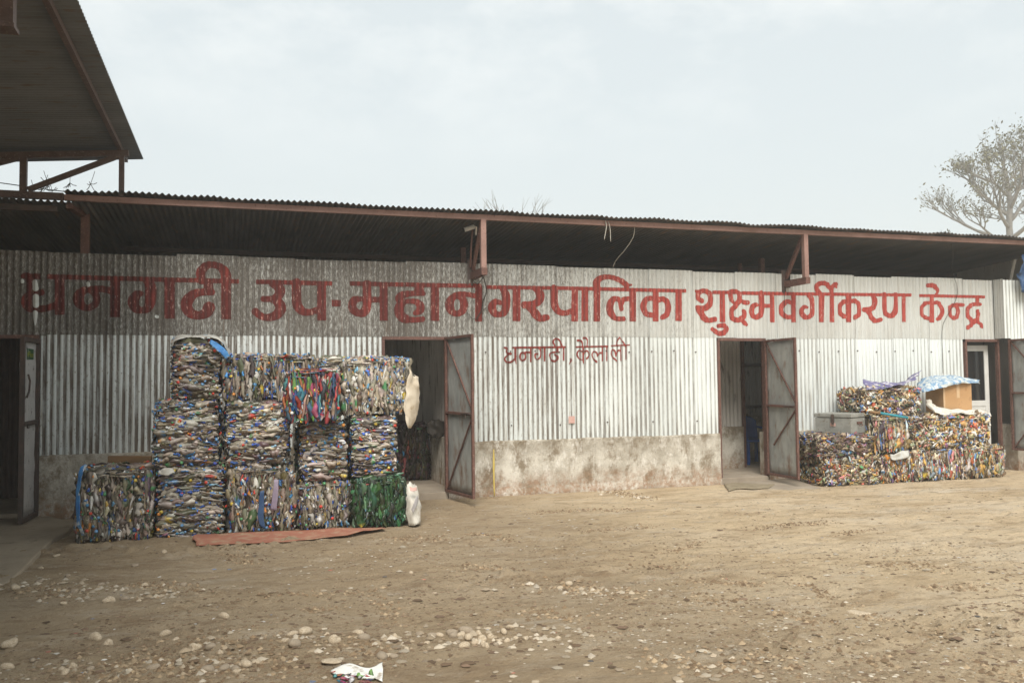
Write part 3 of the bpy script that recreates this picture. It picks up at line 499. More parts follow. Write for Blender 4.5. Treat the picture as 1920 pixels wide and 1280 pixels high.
def paint_word(shapes, parent, mat, H=.0075, off=.0045, sub=8, name='painted_word'):
    segs = []                                 # (ax, az, bx, bz, ra, rb, butt)
    for s in shapes:
        if s[0] == 'B': segs.append((s[1], s[2], s[3], s[3], True))
        else:
            q3 = spline([(*p, w) for p, w in zip(s[1], s[2])], 6)
            for a, b in zip(q3[:-1], q3[1:]): segs.append((a[:2], b[:2], a[2], b[2], False))
    W2 = []
    for a, b, ra, rb, bt in segs:
        A = W(*a); B = W(*b); ka = W(a[0], a[1]+1)-A; sc = abs(ka[2]); W2.append((A[[0, 2]], B[[0, 2]], ra*sc*1.02, rb*sc*1.02, bt))
    lo = np.min([np.minimum(a, b)-max(r, q) for a, b, r, q, _ in W2], 0)-.03; hi = np.max([np.maximum(a, b)+max(r, q) for a, b, r, q, _ in W2], 0)+.03
    hx = PITCHR/sub; x = np.arange(math.floor(lo[0]/hx), math.ceil(hi[0]/hx))*hx; z = np.arange(lo[1], hi[1], H); D = np.full((len(x), len(z)), .05)
    for a, b, ra, rb, bt in W2:
        m = max(ra, rb)+.02; i0, i1 = np.searchsorted(x, [min(a[0], b[0])-m, max(a[0], b[0])+m]); j0, j1 = np.searchsorted(z, [min(a[1], b[1])-m, max(a[1], b[1])+m])
        px = x[i0:i1, None]-a[0]; pz = z[None, j0:j1]-a[1]; d = b-a; Ln = np.hypot(*d)+1e-9; e = d/Ln; al = px*e[0]+pz*e[1]; ac = np.abs(-px*e[1]+pz*e[0])
        if bt: q_ = np.maximum(ac-ra, np.maximum(-al, al-Ln))
        else:
            tt = np.clip(al/Ln, 0, 1); q_ = np.hypot(px-tt*d[0], pz-tt*d[1])-(ra+(rb-ra)*tt)
        D[i0:i1, j0:j1] = np.minimum(D[i0:i1, j0:j1], q_)
    D = D+.0022*vnoise(x[:, None]/.03+z[None]*0, z[None]/.03+x[:, None]*0, 12)
    V = {}; VL = []; F = []
    def vid(key, X, Z_):
        if key not in V: V[key] = len(VL); VL.append((X, 0., Z_))
        return V[key]
    ins = D < 0; any_ = ins[:-1, :-1] | ins[1:, :-1] | ins[1:, 1:] | ins[:-1, 1:]
    for i, j in zip(*np.nonzero(any_)):
        cs = ((i, j), (i+1, j), (i+1, j+1), (i, j+1)); poly = []
        for k in range(4):
            c, n_ = cs[k], cs[(k+1) % 4]; dc, dn_ = D[c], D[n_]
            if dc < 0: poly.append(vid(c, x[c[0]], z[c[1]]))
            if (dc < 0) != (dn_ < 0):
                t_ = dc/(dc-dn_); kk = (min(c, n_), max(c, n_)); poly.append(vid(kk, x[c[0]]+(x[n_[0]]-x[c[0]])*t_, z[c[1]]+(z[n_[1]]-z[c[1]])*t_))
        if len(poly) > 2: F.append(tuple(poly))
    VL = np.array(VL); VL[:, 1] = corr(VL[:, 0], VL[:, 2])-off
    return make(name, VL, F, mat, parent, True)
for k, w_ in enumerate(WORDS): paint_word(w_, shed, M['red'], .0075 if k < 4 else .004, .0045, 8 if k < 4 else 24)

M['drip'] = mottled('fresh_white_paint', (.66, .7, .68), (.58, .6, .58), 12, .6); M['lilac'] = mottled('lilac_plastic', (.30, .25, .32), (.24, .2, .27), 8, .5)
for sh_ in (S([(65.5, 528), (66.5, 541)], [4, 5]), S([(67, 556), (67, 572)], 5), S([(66, 586), (66, 598), (66.5, 609)], [4.3, 3.2, 1]), S([(42, 526), (42, 528.5)], 2.8), S([(293, 593), (295.5, 594)], 2.8), S([(165, 531), (166, 535)], 3)): paint_word([sh_], shed, M['drip'], .006, .006, 16, 'paint_patch')
p = W(1066, 780, -.022); q2 = W(1078, 793, -.022); MB().add([(p[0], p[1], q2[2]), (q2[0], p[1], q2[2]), (q2[0], p[1], p[2]), (p[0], p[1], p[2])], [(0, 1, 2, 3)]).build('paper_sticker', M['pinkprint'], shed)
# ------------------------------------------------------------------ bales
PAL_PET = [((.30, .257, .2), 26), ((.21, .178, .14), 24), ((.40, .36, .3), 13), ((.52, .50, .46), 4), ((.09, .074, .058), 22), ((.02, .09, .40), 40), ((.06, .22, .5), 26), ((.22, .42, .56), 12), ((.55, .06, .04), 4), ((.58, .22, .07), 4), ((.08, .22, .1), .8), ((.5, .36, .1), .8), ((.66, .67, .66), 12), ((.3, .12, .2), 1)]
PAL_DARK = [((.20, .17, .13), 24), ((.12, .10, .08), 24), ((.34, .30, .24), 16), ((.5, .48, .44), 7), ((.05, .04, .035), 14), ((.02, .09, .34), 8), ((.08, .24, .4), 5), ((.5, .05, .04), 3), ((.58, .4, .1), 2.5), ((.6, .6, .58), 4), ((.07, .22, .12), 2)]
PAL_LITE = [((.40, .355, .285), 26), ((.30, .26, .2), 22), ((.50, .47, .41), 12), ((.62, .61, .57), 5), ((.15, .125, .1), 16), ((.04, .16, .46), 22), ((.2, .42, .62), 16), ((.6, .35, .14), 4), ((.6, .08, .05), 1.5), ((.5, .36, .2), 5)]
PAL_GREEN = [((.014, .07, .03), 34), ((.01, .045, .02), 30), ((.04, .13, .06), 16), ((.12, .26, .15), 5), ((.25, .4, .28), 3), ((.01, .03, .018), 16), ((.3, .35, .38), 2)]
PAL_COL = [((.34, .04, .045), 14), ((.30, .05, .12), 13), ((.03, .13, .2), 9), ((.12, .26, .06), 6), ((.04, .045, .07), 18), ((.42, .15, .05), 8), ((.2, .04, .07), 12), ((.5, .5, .5), 6), ((.02, .08, .2), 8), ((.1, .3, .3), 6), ((.28, .2, .15), 6)]
PAL_WRAP = [((.40, .31, .20), 18), ((.55, .47, .33), 15), ((.22, .15, .09), 16), ((.07, .05, .04), 12), ((.66, .63, .57), 11), ((.55, .33, .10), 8), ((.5, .12, .07), 5), ((.12, .22, .45), 4), ((.3, .36, .2), 5), ((.5, .2, .2), 3), ((.2, .12, .25), 2), ((.35, .45, .5), 4)]
PAL_WDARK = [((.17, .12, .08), 24), ((.08, .06, .05), 24), ((.30, .23, .16), 14), ((.45, .38, .28), 9), ((.55, .5, .44), 6), ((.4, .12, .1), 4), ((.12, .2, .4), 3), ((.3, .14, .22), 3), ((.4, .28, .08), 4)]
PAL_BLACK = [((.02, .018, .016), 60), ((.05, .04, .035), 25), ((.12, .1, .09), 8), ((.2, .06, .05), 2)]
CAPS = [(.02, .1, .42), (.12, .3, .55), (.72, .72, .7), (.6, .05, .03), (.65, .25, .04), (.08, .3, .12), (.6, .45, .06), (.02, .2, .4)]
def pick(pal, n):
    c = np.array([p[0] for p in pal]); w = np.array([p[1] for p in pal], float); i = RNG.choice(len(c), n, p=w/w.sum()); return np.clip(c[i]*RNG.uniform(.72, 1.25, (n, 1))+RNG.normal(0, .012, (n, 3)), .006, .9)
def pieces(pos, d, nrm, ln, hw, ht, col, lab=.3, cap=.25, pal=None, rings=6, sides=4, crum=.55):
    n = len(pos); d = d/np.linalg.norm(d, axis=1, keepdims=True); tz = np.cross(nrm, d); tz /= np.linalg.norm(tz, axis=1, keepdims=True)+1e-9
    s = np.linspace(-.5, .5, rings); prof = np.array([.35]+[1.]*(rings-2)+[.45]); th = np.arange(sides)*2*np.pi/sides
    P_ = pos[:, None, None, :]+(d*ln[:, None])[:, None, None, :]*(s[None, :, None, None]+RNG.normal(0, .02, (n, rings, 1, 1)))
    cw = RNG.normal(0, .3, (n, rings, 1, 1)).cumsum(1)
    wid = (hw[:, None]*prof[None]*RNG.uniform(.75, 1.2, (n, rings)))[:, :, None]*(1+crum*RNG.uniform(-1, 1, (n, rings, sides)))*np.cos(th); thk = (ht[:, None]*prof[None]*RNG.uniform(.7, 1.3, (n, rings)))[:, :, None]*(1+crum*RNG.uniform(-1, 1, (n, rings, sides)))*np.sin(th)
    P_ = P_+tz[:, None, None, :]*(wid[..., None]+cw*hw[:, None, None, None]*.8)+nrm[:, None, None, :]*(thk[..., None]+.5*ht[:, None, None, None]*RNG.normal(0, .6, (n, rings, 1, 1)))
    C = np.repeat(np.repeat(col[:, None, None, :], rings, 1), sides, 2)*RNG.uniform(.62, 1.4, (n, rings, 1, 1))*RNG.uniform(.85, 1.15, (n, rings, sides, 1))
    if lab:
        L_ = RNG.random(n) < lab; lc = np.array(CAPS)[RNG.integers(0, len(CAPS), n)]*RNG.uniform(.6, 1.1, (n, 1)); C[L_, 2:4] = lc[L_][:, None, None, :]
    if cap:
        K_ = RNG.random(n) < cap; lc = np.array(CAPS)[RNG.integers(0, len(CAPS), n)]; C[K_, 0] = lc[K_][:, None, :]
    V = P_.reshape(-1, 3); base = (np.arange(n)*rings*sides)[:, None, None]; r_ = np.arange(rings-1)[None, :, None]*sides; k_ = np.arange(sides)[None, None, :]; k2 = (k_+1) % sides
    F = np.stack([base+r_+k_, base+r_+k2, base+r_+sides+k2, base+r_+sides+k_], -1).reshape(-1, 4)
    return V, F, np.clip(C.reshape(-1, 3), .004, .9)
def discs(pos, nrm, r):
    n = len(pos); a = np.cross(nrm, RNG.normal(0, 1, (n, 3))); a /= np.linalg.norm(a, axis=1, keepdims=True); b = np.cross(nrm, a); th = np.arange(8)*np.pi/4; h = r*.7
    ringp = lambda e, k: pos[:, None]+nrm[:, None]*(e*h)[:, None, None]+k*r[:, None, None]*(np.cos(th)[None, :, None]*a[:, None]+np.sin(th)[None, :, None]*b[:, None])
    V = np.concatenate([ringp(0, 1), ringp(1, 1), ringp(1.05, .05)], 1).reshape(-1, 3); base = (np.arange(n)*24)[:, None, None]; k = np.arange(8)[None, None]; k2 = (k+1) % 8; F = []
    for q_ in (0, 8): F.append(np.stack([base+q_+k, base+q_+k2, base+q_+8+k2, base+q_+8+k], -1).reshape(-1, 4))
    c = np.array(CAPS)[RNG.integers(0, len(CAPS), n)]; return V, np.concatenate(F), np.repeat(c, 24, 0)
def bale(label, x0, x1, z0, z1, yf, depth, ori, pal, mat='plastic', dens=520, ln=(.10, .27), hw=(.012, .046), lab=.1, cap=.14, caps=34, jitter=.13, chunk=1.25, neutral=True, group=None, faces='FLRT', bulge=.02, name='bale', chips=False):
    c = np.array([(x0+x1)/2, yf+depth/2, (z0+z1)/2]); e = np.array([x1-x0, depth, z1-z0])/2; Vs = []; Fs = []; Cs = []; nb = 0; seed_ = RNG.uniform(0, 60)
    def addp(v, f, cc):
        nonlocal nb
        Vs.append(v); Fs.append(f+nb); Cs.append(cc); nb += len(v)
    m = MB(); k = e-.045; m.box(c[0]-k[0], c[0]+k[0], c[1]-k[1], c[1]+k[1], c[2]-k[2], c[2]+k[2]); addp(np.array(m.v), np.array(m.f), np.full((8, 3), (.05, .042, .034)))
    X_, Y_, Z_ = np.eye(3); info = {'F': (-Y_, X_, Z_, 0, 2, 1), 'B': (Y_, X_, Z_, 0, 2, 1), 'L': (-X_, Y_, Z_, 1, 2, 0), 'R': (X_, Y_, Z_, 1, 2, 0), 'T': (Z_, X_, Y_, 0, 1, 2)}
    for fc in faces:
        nrm, u, v, iu, iv, inn = info[fc]; area = 4*e[iu]*e[iv]; n = int(area*dens*(1.5 if fc == 'F' else .7))
        for layer in (0, 1):
            if layer: n = int(n*chunk)
            s = RNG.uniform(-1, 1, n); t_ = RNG.uniform(-1, 1, n); lens = RNG.uniform(*ln, n) if not layer else RNG.uniform(.02, .085, n)
            along = u if (ori == 'H' and fc != 'T') or (fc == 'T') else v
            ea = e[iu] if along is u else e[iv]
            if along is u: s = s*np.maximum(1-lens/2.3/ea, .1)
            else: t_ = t_*np.maximum(1-lens/2.3/ea, .1)
            edge = np.minimum(np.maximum(np.abs(s), np.abs(t_))**6, 1.2); rough = .04*vnoise(s*3.5+7, t_*3.5+seed_, 5)+.02*vnoise(s*9+3, t_*9+seed_, 6)
            dep = e[inn]-.02+RNG.uniform(-.026, .012, n)-edge*.035+bulge*(1-s*s)*(1-t_*t_)+rough+.006*layer
            p = c+nrm*dep[:, None]+u*(s*e[iu])[:, None]+v*(t_*e[iv])[:, None]
            w_ = .12*vnoise(s*4+seed_, t_*4, 15)+RNG.normal(0, jitter*(1 if not layer else 2.5), n)
            d = along[None]+w_[:, None]*(v if along is u else u)[None]+RNG.normal(0, .07, (n, 1))*nrm
            if chips: d = RNG.normal(0, 1, (n, 1))*u+RNG.normal(0, .55, (n, 1))*v+RNG.normal(0, .12, (n, 1))*nrm
            nn = np.repeat(nrm[None], n, 0)+RNG.normal(0, .38, (n, 3))
            hwid = hw[0]+(hw[1]-hw[0])*RNG.random(n)**1.7 if not layer else RNG.uniform(.006, .02, n); cc = pick(pal if layer or not neutral else pal[:5], n)
            tone = 1+.5*vnoise(s*2.2+seed_, t_*2.2, 25)[:, None]
            addp(*pieces(p, d, nn/np.linalg.norm(nn, axis=1, keepdims=True), lens, hwid, hwid*(RNG.uniform(.12, .3, n) if not layer else RNG.uniform(.3, .6, n)), cc*tone, lab*(1-layer), cap*(1-layer)))
        q_ = int(caps*area/.6)
        if q_:
            s = RNG.uniform(-.95, .95, q_); t_ = RNG.uniform(-.95, .95, q_); p = c+nrm*(e[inn]+RNG.uniform(-.01, .015, q_))[:, None]+u*(s*e[iu])[:, None]+v*(t_*e[iv])[:, None]
            nn = nrm+RNG.normal(0, .45, (q_, 3)); addp(*discs(p, nn/np.linalg.norm(nn, axis=1, keepdims=True), RNG.uniform(.011, .019, q_)))
    o = make(name, np.concatenate(Vs), np.concatenate(Fs), M[mat], None, False, np.concatenate(Cs)); return tag(o, label, 'bale', group)
def bx(px0, px1, Y, py=800): return W(px0, py, Y)[0], W(px1, py, Y)[0]
GL, GR = 'pressed bottle bales stacked left of the first doorway', 'pressed wrapper bales piled at the right'
YF = -2.08
def B(px0, px1, z0, z1, label, ori='H', pal=PAL_PET, yf=YF, depth=.95, **k):
    a, b = bx(px0, px1, yf); return bale(label, a+.02, b-.02, z0, z1-.01, yf, depth, ori, pal, group=GL, **k)
b1 = B(140, 289, 0, .76, 'dark bottle bale at the far left with blue film down its edge', 'V', PAL_DARK)
b2 = B(291, 425, 0, .755, 'bottom row bale of flat horizontal bottles, second from the left', 'H')
b3 = B(427, 556, 0, .75, 'bottom row bale of upright bottles with a long lilac strip in its face', 'V', hw=(.014, .055))
b4 = B(558, 659, 0, .555, 'low bottom row bale of upright bottles beside the green bale', 'V')
b5 = B(661, 763, 0, .575, 'green bottle bale at the right end of the bottom row', 'V', PAL_GREEN, yf=-2.2, caps=0, lab=.02, cap=.03, neutral=False)
b6 = B(284, 415, .77, 1.485, 'second row bale at the left, under the tall film-topped bale', 'H')
b7 = B(419, 547, .765, 1.465, 'second row bale of crushed horizontal bottles beside the dark gap', 'H', PAL_PET, hw=(.012, .05))
b8 = B(559, 654, .565, 1.205, 'small second row bale below the multicoloured bale', 'H')
b9 = B(657, 748, .585, 1.255, 'second row bale on the green bale, nearest the doorway', 'H')
b10 = B(316, 416, 1.495, 2.15, 'topmost bale at the left, capped with pale film and blue plastic', 'H', PAL_PET)
b11 = B(417, 596, 1.475, 1.985, 'wide top row bale of upright bottles behind the multicoloured bale', 'V', PAL_PET)
b12 = B(597, 648, 1.26, 1.95, 'narrow bale of flat bottles squeezed in behind the multicoloured bale', 'H', PAL_LITE, yf=-1.95, depth=.8)
b13 = B(536, 637, 1.215, 1.80, 'multicoloured bale of red, pink and green containers jutting out of the stack', 'V', PAL_COL, yf=-2.36, depth=.38, hw=(.014, .045), lab=0, dens=420, ln=(.14, .32), neutral=False, chunk=.3)
b14 = B(640, 772, 1.27, 1.95, 'pale top row bale of upright bottles with a cloth sack on its right side', 'V', PAL_LITE)
def R_(px0, px1, z0, z1, label, ori, pal, yf=-.95, depth=.82, **k):
    a, b = bx(px0, px1, yf); kw = dict(mat='scrap', neutral=False, chunk=.6, ln=(.04, .16), hw=(.009, .045), lab=.08, cap=.06, caps=6, dens=640, jitter=.35); kw.update(k); return bale(label, a+.006, b-.006, z0, z1, yf, depth, ori, pal, group=GR, **kw)
R_(1542, 1651, 0, .43, 'bottom left wrapper bale of the right pile, dirty and sagging', 'H', PAL_WRAP, chips=True)
R_(1531, 1640, .43, .775, 'dark wrapper bale directly under the grey tin trunk', 'H', PAL_WDARK, jitter=.25)
R_(1641, 1702, .46, 1.03, 'upright striped wrapper bale right beside the tin trunk', 'V', PAL_WRAP, jitter=.15, ln=(.1, .24))
br = R_(1653, 1703, 0, .45, 'narrow bottom bale with an orange corner in the right pile', 'V', PAL_WRAP+[((.6, .25, .05), 25)], jitter=.2)
R_(1705, 1796, 0, .5, 'bottom wrapper bale of upright strips below the long chip bale', 'V', PAL_WRAP+[((.6, .6, .6), 10)], jitter=.16, ln=(.1, .24))
R_(1797, 1884, 0, .52, 'bottom wrapper bale at the right end, nearest the far door', 'V', PAL_WRAP, jitter=.16, ln=(.1, .24))
R_(1707, 1860, .51, 1.03, 'long bale of loose yellow chips and wrappers under the cardboard box', 'H', PAL_WRAP+[((.6, .42, .12), 10)], chips=True)
R_(1620, 1732, 1.045, 1.48, 'top bale of crumpled chips under the purple sack', 'H', PAL_WRAP, yf=-.8, depth=.66, chips=True)
p = W(765, 820, 1.7); q2 = W(806, 820, 1.7)
tag(bale('black rubbish bale standing in the dark inside the first doorway', p[0]-.3, q2[0]-.04, .1, 1.0, 1.5, .7, 'V', PAL_BLACK, 'scrap', dens=300, lab=.03, cap=.03, caps=0, neutral=False), group='bales inside')
# cloth-like sheets
def cloth(name, rows, mat, parent=None, noise=.012, seed=1, thick=.003, up=6, sc=9):
    Rw = np.array([spline(r, up) for r in rows]); Rw = np.stack([spline(Rw[:, i], up) for i in range(Rw.shape[1])], 1); a, b = Rw.shape[:2]
    i_, j_ = np.meshgrid(np.arange(a), np.arange(b), indexing='ij'); x_ = Rw[..., 0]+Rw[..., 1]*.7; z_ = Rw[..., 2]+Rw[..., 1]*.4
    for ax in range(3): Rw[..., ax] += noise*fbm(x_, z_, sc, 3, seed*7+ax*31)*1.6
    V = Rw.reshape(-1, 3); id_ = np.arange(a*b).reshape(a, b); F = np.stack([id_[:-1, :-1], id_[1:, :-1], id_[1:, 1:], id_[:-1, 1:]], -1).reshape(-1, 4)
    o = make(name, V, F, mat, parent, True); m_ = o.modifiers.new('solid', 'SOLIDIFY'); m_.thickness = thick; m_.offset = 0; return o
def pxrow(pts): return [W(x, y, Y) for x, y, Y in pts]
cloth('wrap', [pxrow([(158, 868, -2.1), (146, 885, -2.14), (141, 930, -2.14), (141, 975, -2.14), (150, 1006, -2.12)]), pxrow([(163, 872, -2.13), (152, 890, -2.17), (148, 932, -2.17), (149, 975, -2.17), (156, 1006, -2.14)])], M['bluewrap'], b1, .02, 2)
cloth('wrap', [pxrow([(322, 650, -2.1), (330, 637, -2.12), (360, 632, -2.12), (395, 634, -2.12), (418, 645, -2.12), (428, 668, -2.1)]), pxrow([(320, 642, -1.9), (330, 633, -1.9), (360, 629, -1.9), (396, 630, -1.9), (420, 640, -1.9), (431, 664, -1.9)]), pxrow([(324, 642, -1.5), (335, 634, -1.5), (360, 632, -1.5), (396, 633, -1.5), (418, 642, -1.5), (428, 660, -1.5)])], M['clearfilm'], b10, .03, 3)
cloth('wrap', [pxrow([(398, 636, -2.15), (412, 646, -2.16), (422, 655, -2.15), (430, 667, -2.14)]), pxrow([(394, 644, -2.15), (406, 653, -2.17), (416, 662, -2.16), (424, 672, -2.14)])], M['bluewrap'], b10, .02, 4)
cloth('plastic_strip', [pxrow([(514, 899, -2.15), (511, 925, -2.155), (507, 956, -2.15)]), pxrow([(522, 899, -2.15), (521, 925, -2.16), (519, 957, -2.15)])], M['lilac'], b3, .008, 21)
cloth('plastic_strip', [pxrow([(487, 920, -2.15), (484, 955, -2.155), (487, 985, -2.15)]), pxrow([(495, 918, -2.15), (495, 955, -2.16), (497, 992, -2.15)])], M['darkblue'], b3, .01, 22)
cloth('film', [pxrow([(298, 882, -2.12), (310, 877, -2.13), (326, 880, -2.12)]), pxrow([(296, 889, -2.14), (312, 890, -2.15), (330, 888, -2.14)])], M['clearfilm'], b2, .02, 23)
cloth('film', [pxrow([(1668, 852, -1.0), (1685, 848, -1.01), (1704, 843, -1.0)]), pxrow([(1672, 861, -1.02), (1688, 862, -1.03), (1704, 857, -1.02)])], M['clearfilm'], br, .02, 24)
# ------------------------------------------------------------------ sacks, boxes and other goods on the piles
tag(cloth('sack', [pxrow([(766, 693, -2.12), (762, 730, -2.12), (757, 765, -2.12), (763, 800, -2.11)]), pxrow([(777, 703, -2.05), (780, 735, -2.05), (774, 772, -2.05), (766, 802, -2.05)]), pxrow([(782, 706, -1.9), (786, 740, -1.9), (780, 775, -1.9), (769, 800, -1.9)]), pxrow([(776, 700, -1.5), (782, 740, -1.5), (777, 770, -1.5), (768, 795, -1.5)])], M['cream'], None, .022, 5, sc=11), 'cream cloth sack hanging down the right side of the pale top bale', 'sack')
ws = cloth('sack', [pxrow([(762, 908, -2.1), (762, 940, -2.16), (764, 984, -2.2)]), pxrow([(768, 903, -2.05), (774, 940, -2.25), (776, 985, -2.28)]), pxrow([(780, 910, -1.95), (787, 940, -2.15), (789, 983, -2.2)]), pxrow([(778, 906, -1.7), (783, 938, -1.75), (785, 975, -1.75)])], M['whitesack'], None, .018, 6, sc=11)
tag(ws, 'white printed woven sack standing beside the green bottle bale', 'sack')
cloth('print', [pxrow([(768, 911, -2.26), (775, 914, -2.27), (781, 912, -2.24)]), pxrow([(769, 919, -2.3), (775, 920, -2.31), (782, 919, -2.27)])], M['pinkprint'], ws, .004, 7)
cloth('print', [pxrow([(771, 955, -2.33), (777, 940, -2.34), (782, 928, -2.29)]), pxrow([(775, 962, -2.33), (781, 948, -2.33), (785, 936, -2.26)])], M['greyprint'], ws, .004, 8)
V = [G(360, 1016, .01), G(370, 1008, .01), G(430, 1003, .012), G(560, 996, .012), G(660, 991, .012), G(716, 987, .012), G(722, 994, .012), G(650, 1004, .012), G(540, 1015, .012), G(440, 1023, .012), G(372, 1023, .01)]
V = [np.array([v_[0], v_[1], max(gz(v_[0], v_[1]), 0)+.022]) for v_ in V]
P_ = np.array(V); n = len(P_); cen = P_.mean(0)
mid = [(0, 10), (1, 10), (2, 9), (3, 8), (4, 7), (5, 6)]; rows = []
for a, b in mid: rows.append([P_[a]+(P_[b]-P_[a])*t_+np.array([0, 0, .012*math.sin(3*t_+a)]) for t_ in (0, .3, .6, .9, 1.0)])
tag(cloth('floor_mat', rows, M['mat'], None, .012, 9, .007, 5, 4), 'flattened rust red board lying on the dirt along the foot of the left bales', 'mat')
rows = [[np.array([*G(x, y, .0)[:2], gz(*G(x, y)[:2])+.016]) for k, (x, y) in enumerate(r)] for r in ([(1360, 903), (1385, 901), (1412, 902), (1448, 905)], [(1358, 910), (1385, 909), (1415, 910), (1452, 911)], [(1366, 921), (1388, 917), (1412, 919), (1440, 917)])]
tag(cloth('floor_mat', rows, M['jute'], None, .008, 10, .012), 'crumpled grey jute mat on the earth before the second doorway', 'mat')
# tin trunk
C0 = np.array([W(1596, 790, -.93)[0], -.93, .785]); e1 = np.array([.905, .425, 0])*.47; e2 = np.array([-.425, .905, 0])*.6; zz = np.array([0, 0, 1.])
def obox(mb, o, a, b, h): return mb.add([o, o+a, o+a+b, o+b, o+zz*h, o+a+zz*h, o+a+b+zz*h, o+b+zz*h], [(0, 3, 2, 1), (4, 5, 6, 7), (0, 1, 5, 4), (1, 2, 6, 5), (2, 3, 7, 6), (3, 0, 4, 7)])
tr_ = empty('tin_trunk', C0+(e1+e2)/2, 'grey painted tin trunk with a hasp, resting on the dark wrapper bale', 'trunk')
obox(MB(), C0, e1, e2, .24).build('body', M['trunk'], tr_, bevel=.008)
i1, i2 = e1/np.linalg.norm(e1), e2/np.linalg.norm(e2); o_ = C0-i1*.012-i2*.012+zz*.246
obox(MB(), o_, e1+i1*.024, e2+i2*.024, .065).build('lid', M['trunk'], tr_, bevel=.012)
mb = MB(); o_ = C0+e2*.45-i1*.024+zz*.17; obox(mb, o_, i1*.012, i2*.05, .12); obox(mb, o_-i1*.012-zz*.03, i1*.02, i2*.036, .045); mb.build('hasp', M['darksteel'], tr_)
mb = MB(); o_ = C0+e2*.42-i1*.006+zz*.11; obox(mb, o_, i1*.003, i2*.09, .05); mb.build('paper_label', M['pinkprint'], tr_)
mb = MB(); o_ = C0+e1*.55-i2*.014+zz*.16; mb.tube([o_-i1*.06, o_-i1*.05-zz*.04-i2*.02, o_+i1*.05-zz*.04-i2*.02, o_+i1*.06], .007); obox(mb, o_-i1*.08-zz*.01, i1*.16, i2*.012, .03); mb.build('trunk_handle', M['steel'], tr_)
# cardboard box
xb = W(1770, 775, -.75)[0]; cb = empty('cardboard_box', (xb+.29, -.55, 1.07), 'brown cardboard box under a blue and white sack on the right pile', 'box')
mb = MB(); mb.box(xb, xb+.58, -.75, -.36, 1.075, 1.56); o = mb.build('carton', M['card'], cb, bevel=.006)
MB().box(xb+.27, xb+.33, -.7525, -.751, 1.30, 1.555).build('packing_tape', M['tape'], cb); MB().box(xb-.003, xb+.03, -.7535, -.7505, 1.08, 1.55).build('flap_fold', M['tape'], cb)
tag(cloth('sack', [pxrow([(1716, 720, -.3), (1745, 706, -.3), (1790, 704, -.3), (1838, 712, -.35)]), pxrow([(1722, 726, -.6), (1748, 709, -.55), (1790, 707, -.5), (1836, 712, -.5)]), pxrow([(1730, 733, -.85), (1760, 719, -.8), (1795, 713, -.79), (1838, 718, -.7)]), pxrow([(1731, 734, -.92), (1763, 728, -.86), (1796, 719, -.82), (1835, 719, -.76)])], M['bluetarp'], None, .028, 11, sc=13), 'blue and white plastic sack draped over the cardboard box', 'sack')
tag(cloth('sack', [pxrow([(1733, 748, -.75), (1742, 765, -.8), (1756, 776, -.9)]), pxrow([(1745, 752, -.8), (1752, 768, -.88), (1763, 777, -.95)]), pxrow([(1752, 760, -.8), (1775, 775, -.9), (1800, 776, -.92)]), pxrow([(1810, 771, -.75), (1830, 770, -.85), (1852, 778, -.9)]), pxrow([(1828, 767, -.5), (1846, 769, -.6), (1858, 780, -.7)])], M['whitesack'], None, .03, 12, sc=14), 'white woven sack spread under the cardboard box', 'sack')
tag(cloth('sack', [pxrow([(1617, 712, -.35), (1640, 716, -.35), (1672, 717, -.4), (1700, 712, -.4), (1727, 694, -.4)]), pxrow([(1622, 722, -.6), (1645, 721, -.6), (1675, 722, -.6), (1700, 714, -.6), (1722, 700, -.55)]), pxrow([(1626, 732, -.83), (1648, 729, -.82), (1672, 725, -.84), (1694, 720, -.82), (1716, 712, -.75)])], M['purple'], None, .03, 13), 'purple printed plastic sack thrown over the top chip bale', 'sack')
pp = empty('pole', W(1665, 778, -1.0), 'teal painted wooden pole lying across the right pile', 'pole')
MB().tube([W(1630, 772, -.9), W(1650, 774, -.95)], .022, 8).build('bare_end', M['wood'], pp, True); MB().tube([W(1650, 774, -.95), W(1702, 783, -1.02)], .02, 8).build('painted_shaft', M['teal'], pp, True)
tag(MB().bar(W(203, 862, -.35), W(284, 862, -.35), .12, .1).build('plank', M['wood'], None), 'weathered plank resting behind the far left bale against the wall', 'plank')
# plastic chair inside
pc = G(1411, 868, .1); ch = empty('plastic_chair', (pc[0], pc[1], .1), 'blue plastic armchair standing inside the second doorway', 'chair')
x, y = pc[0], pc[1]
MB().box(x-.23, x+.23, y-.22, y+.22, .50, .54).build('seat', M['chair'], ch, bevel=.015)
mb = MB(); V = []
for j in range(7):
    for i in range(9): a = -1+2*i/8; V.append((x+.24*a, y+.22+.05*j/6-.05*a*a, .54+.42*j/6*(1-.22*abs(a)**3)))
mb.add(V, [(j*9+i, j*9+i+1, (j+1)*9+i+1, (j+1)*9+i) for j in range(6) for i in range(8)]); o = mb.build('backrest', M['chair'], ch, True); o.modifiers.new('solid', 'SOLIDIFY').thickness = .02
for sx_ in (-1, 1):
    for sy_ in (-1, 1): MB().bar((x+.2*sx_, y+.18*sy_, .50), (x+.24*sx_, y+.24*sy_, .1), .05, .04).build('leg', M['chair'], ch)
    MB().bar((x+.25*sx_, y-.18, .72), (x+.25*sx_, y+.22, .76), .05, .03).build('armrest', M['chair'], ch); MB().bar((x+.25*sx_, y-.18, .71), (x+.22*sx_, y-.19, .53), .045, .03).build('arm_support', M['chair'], ch)
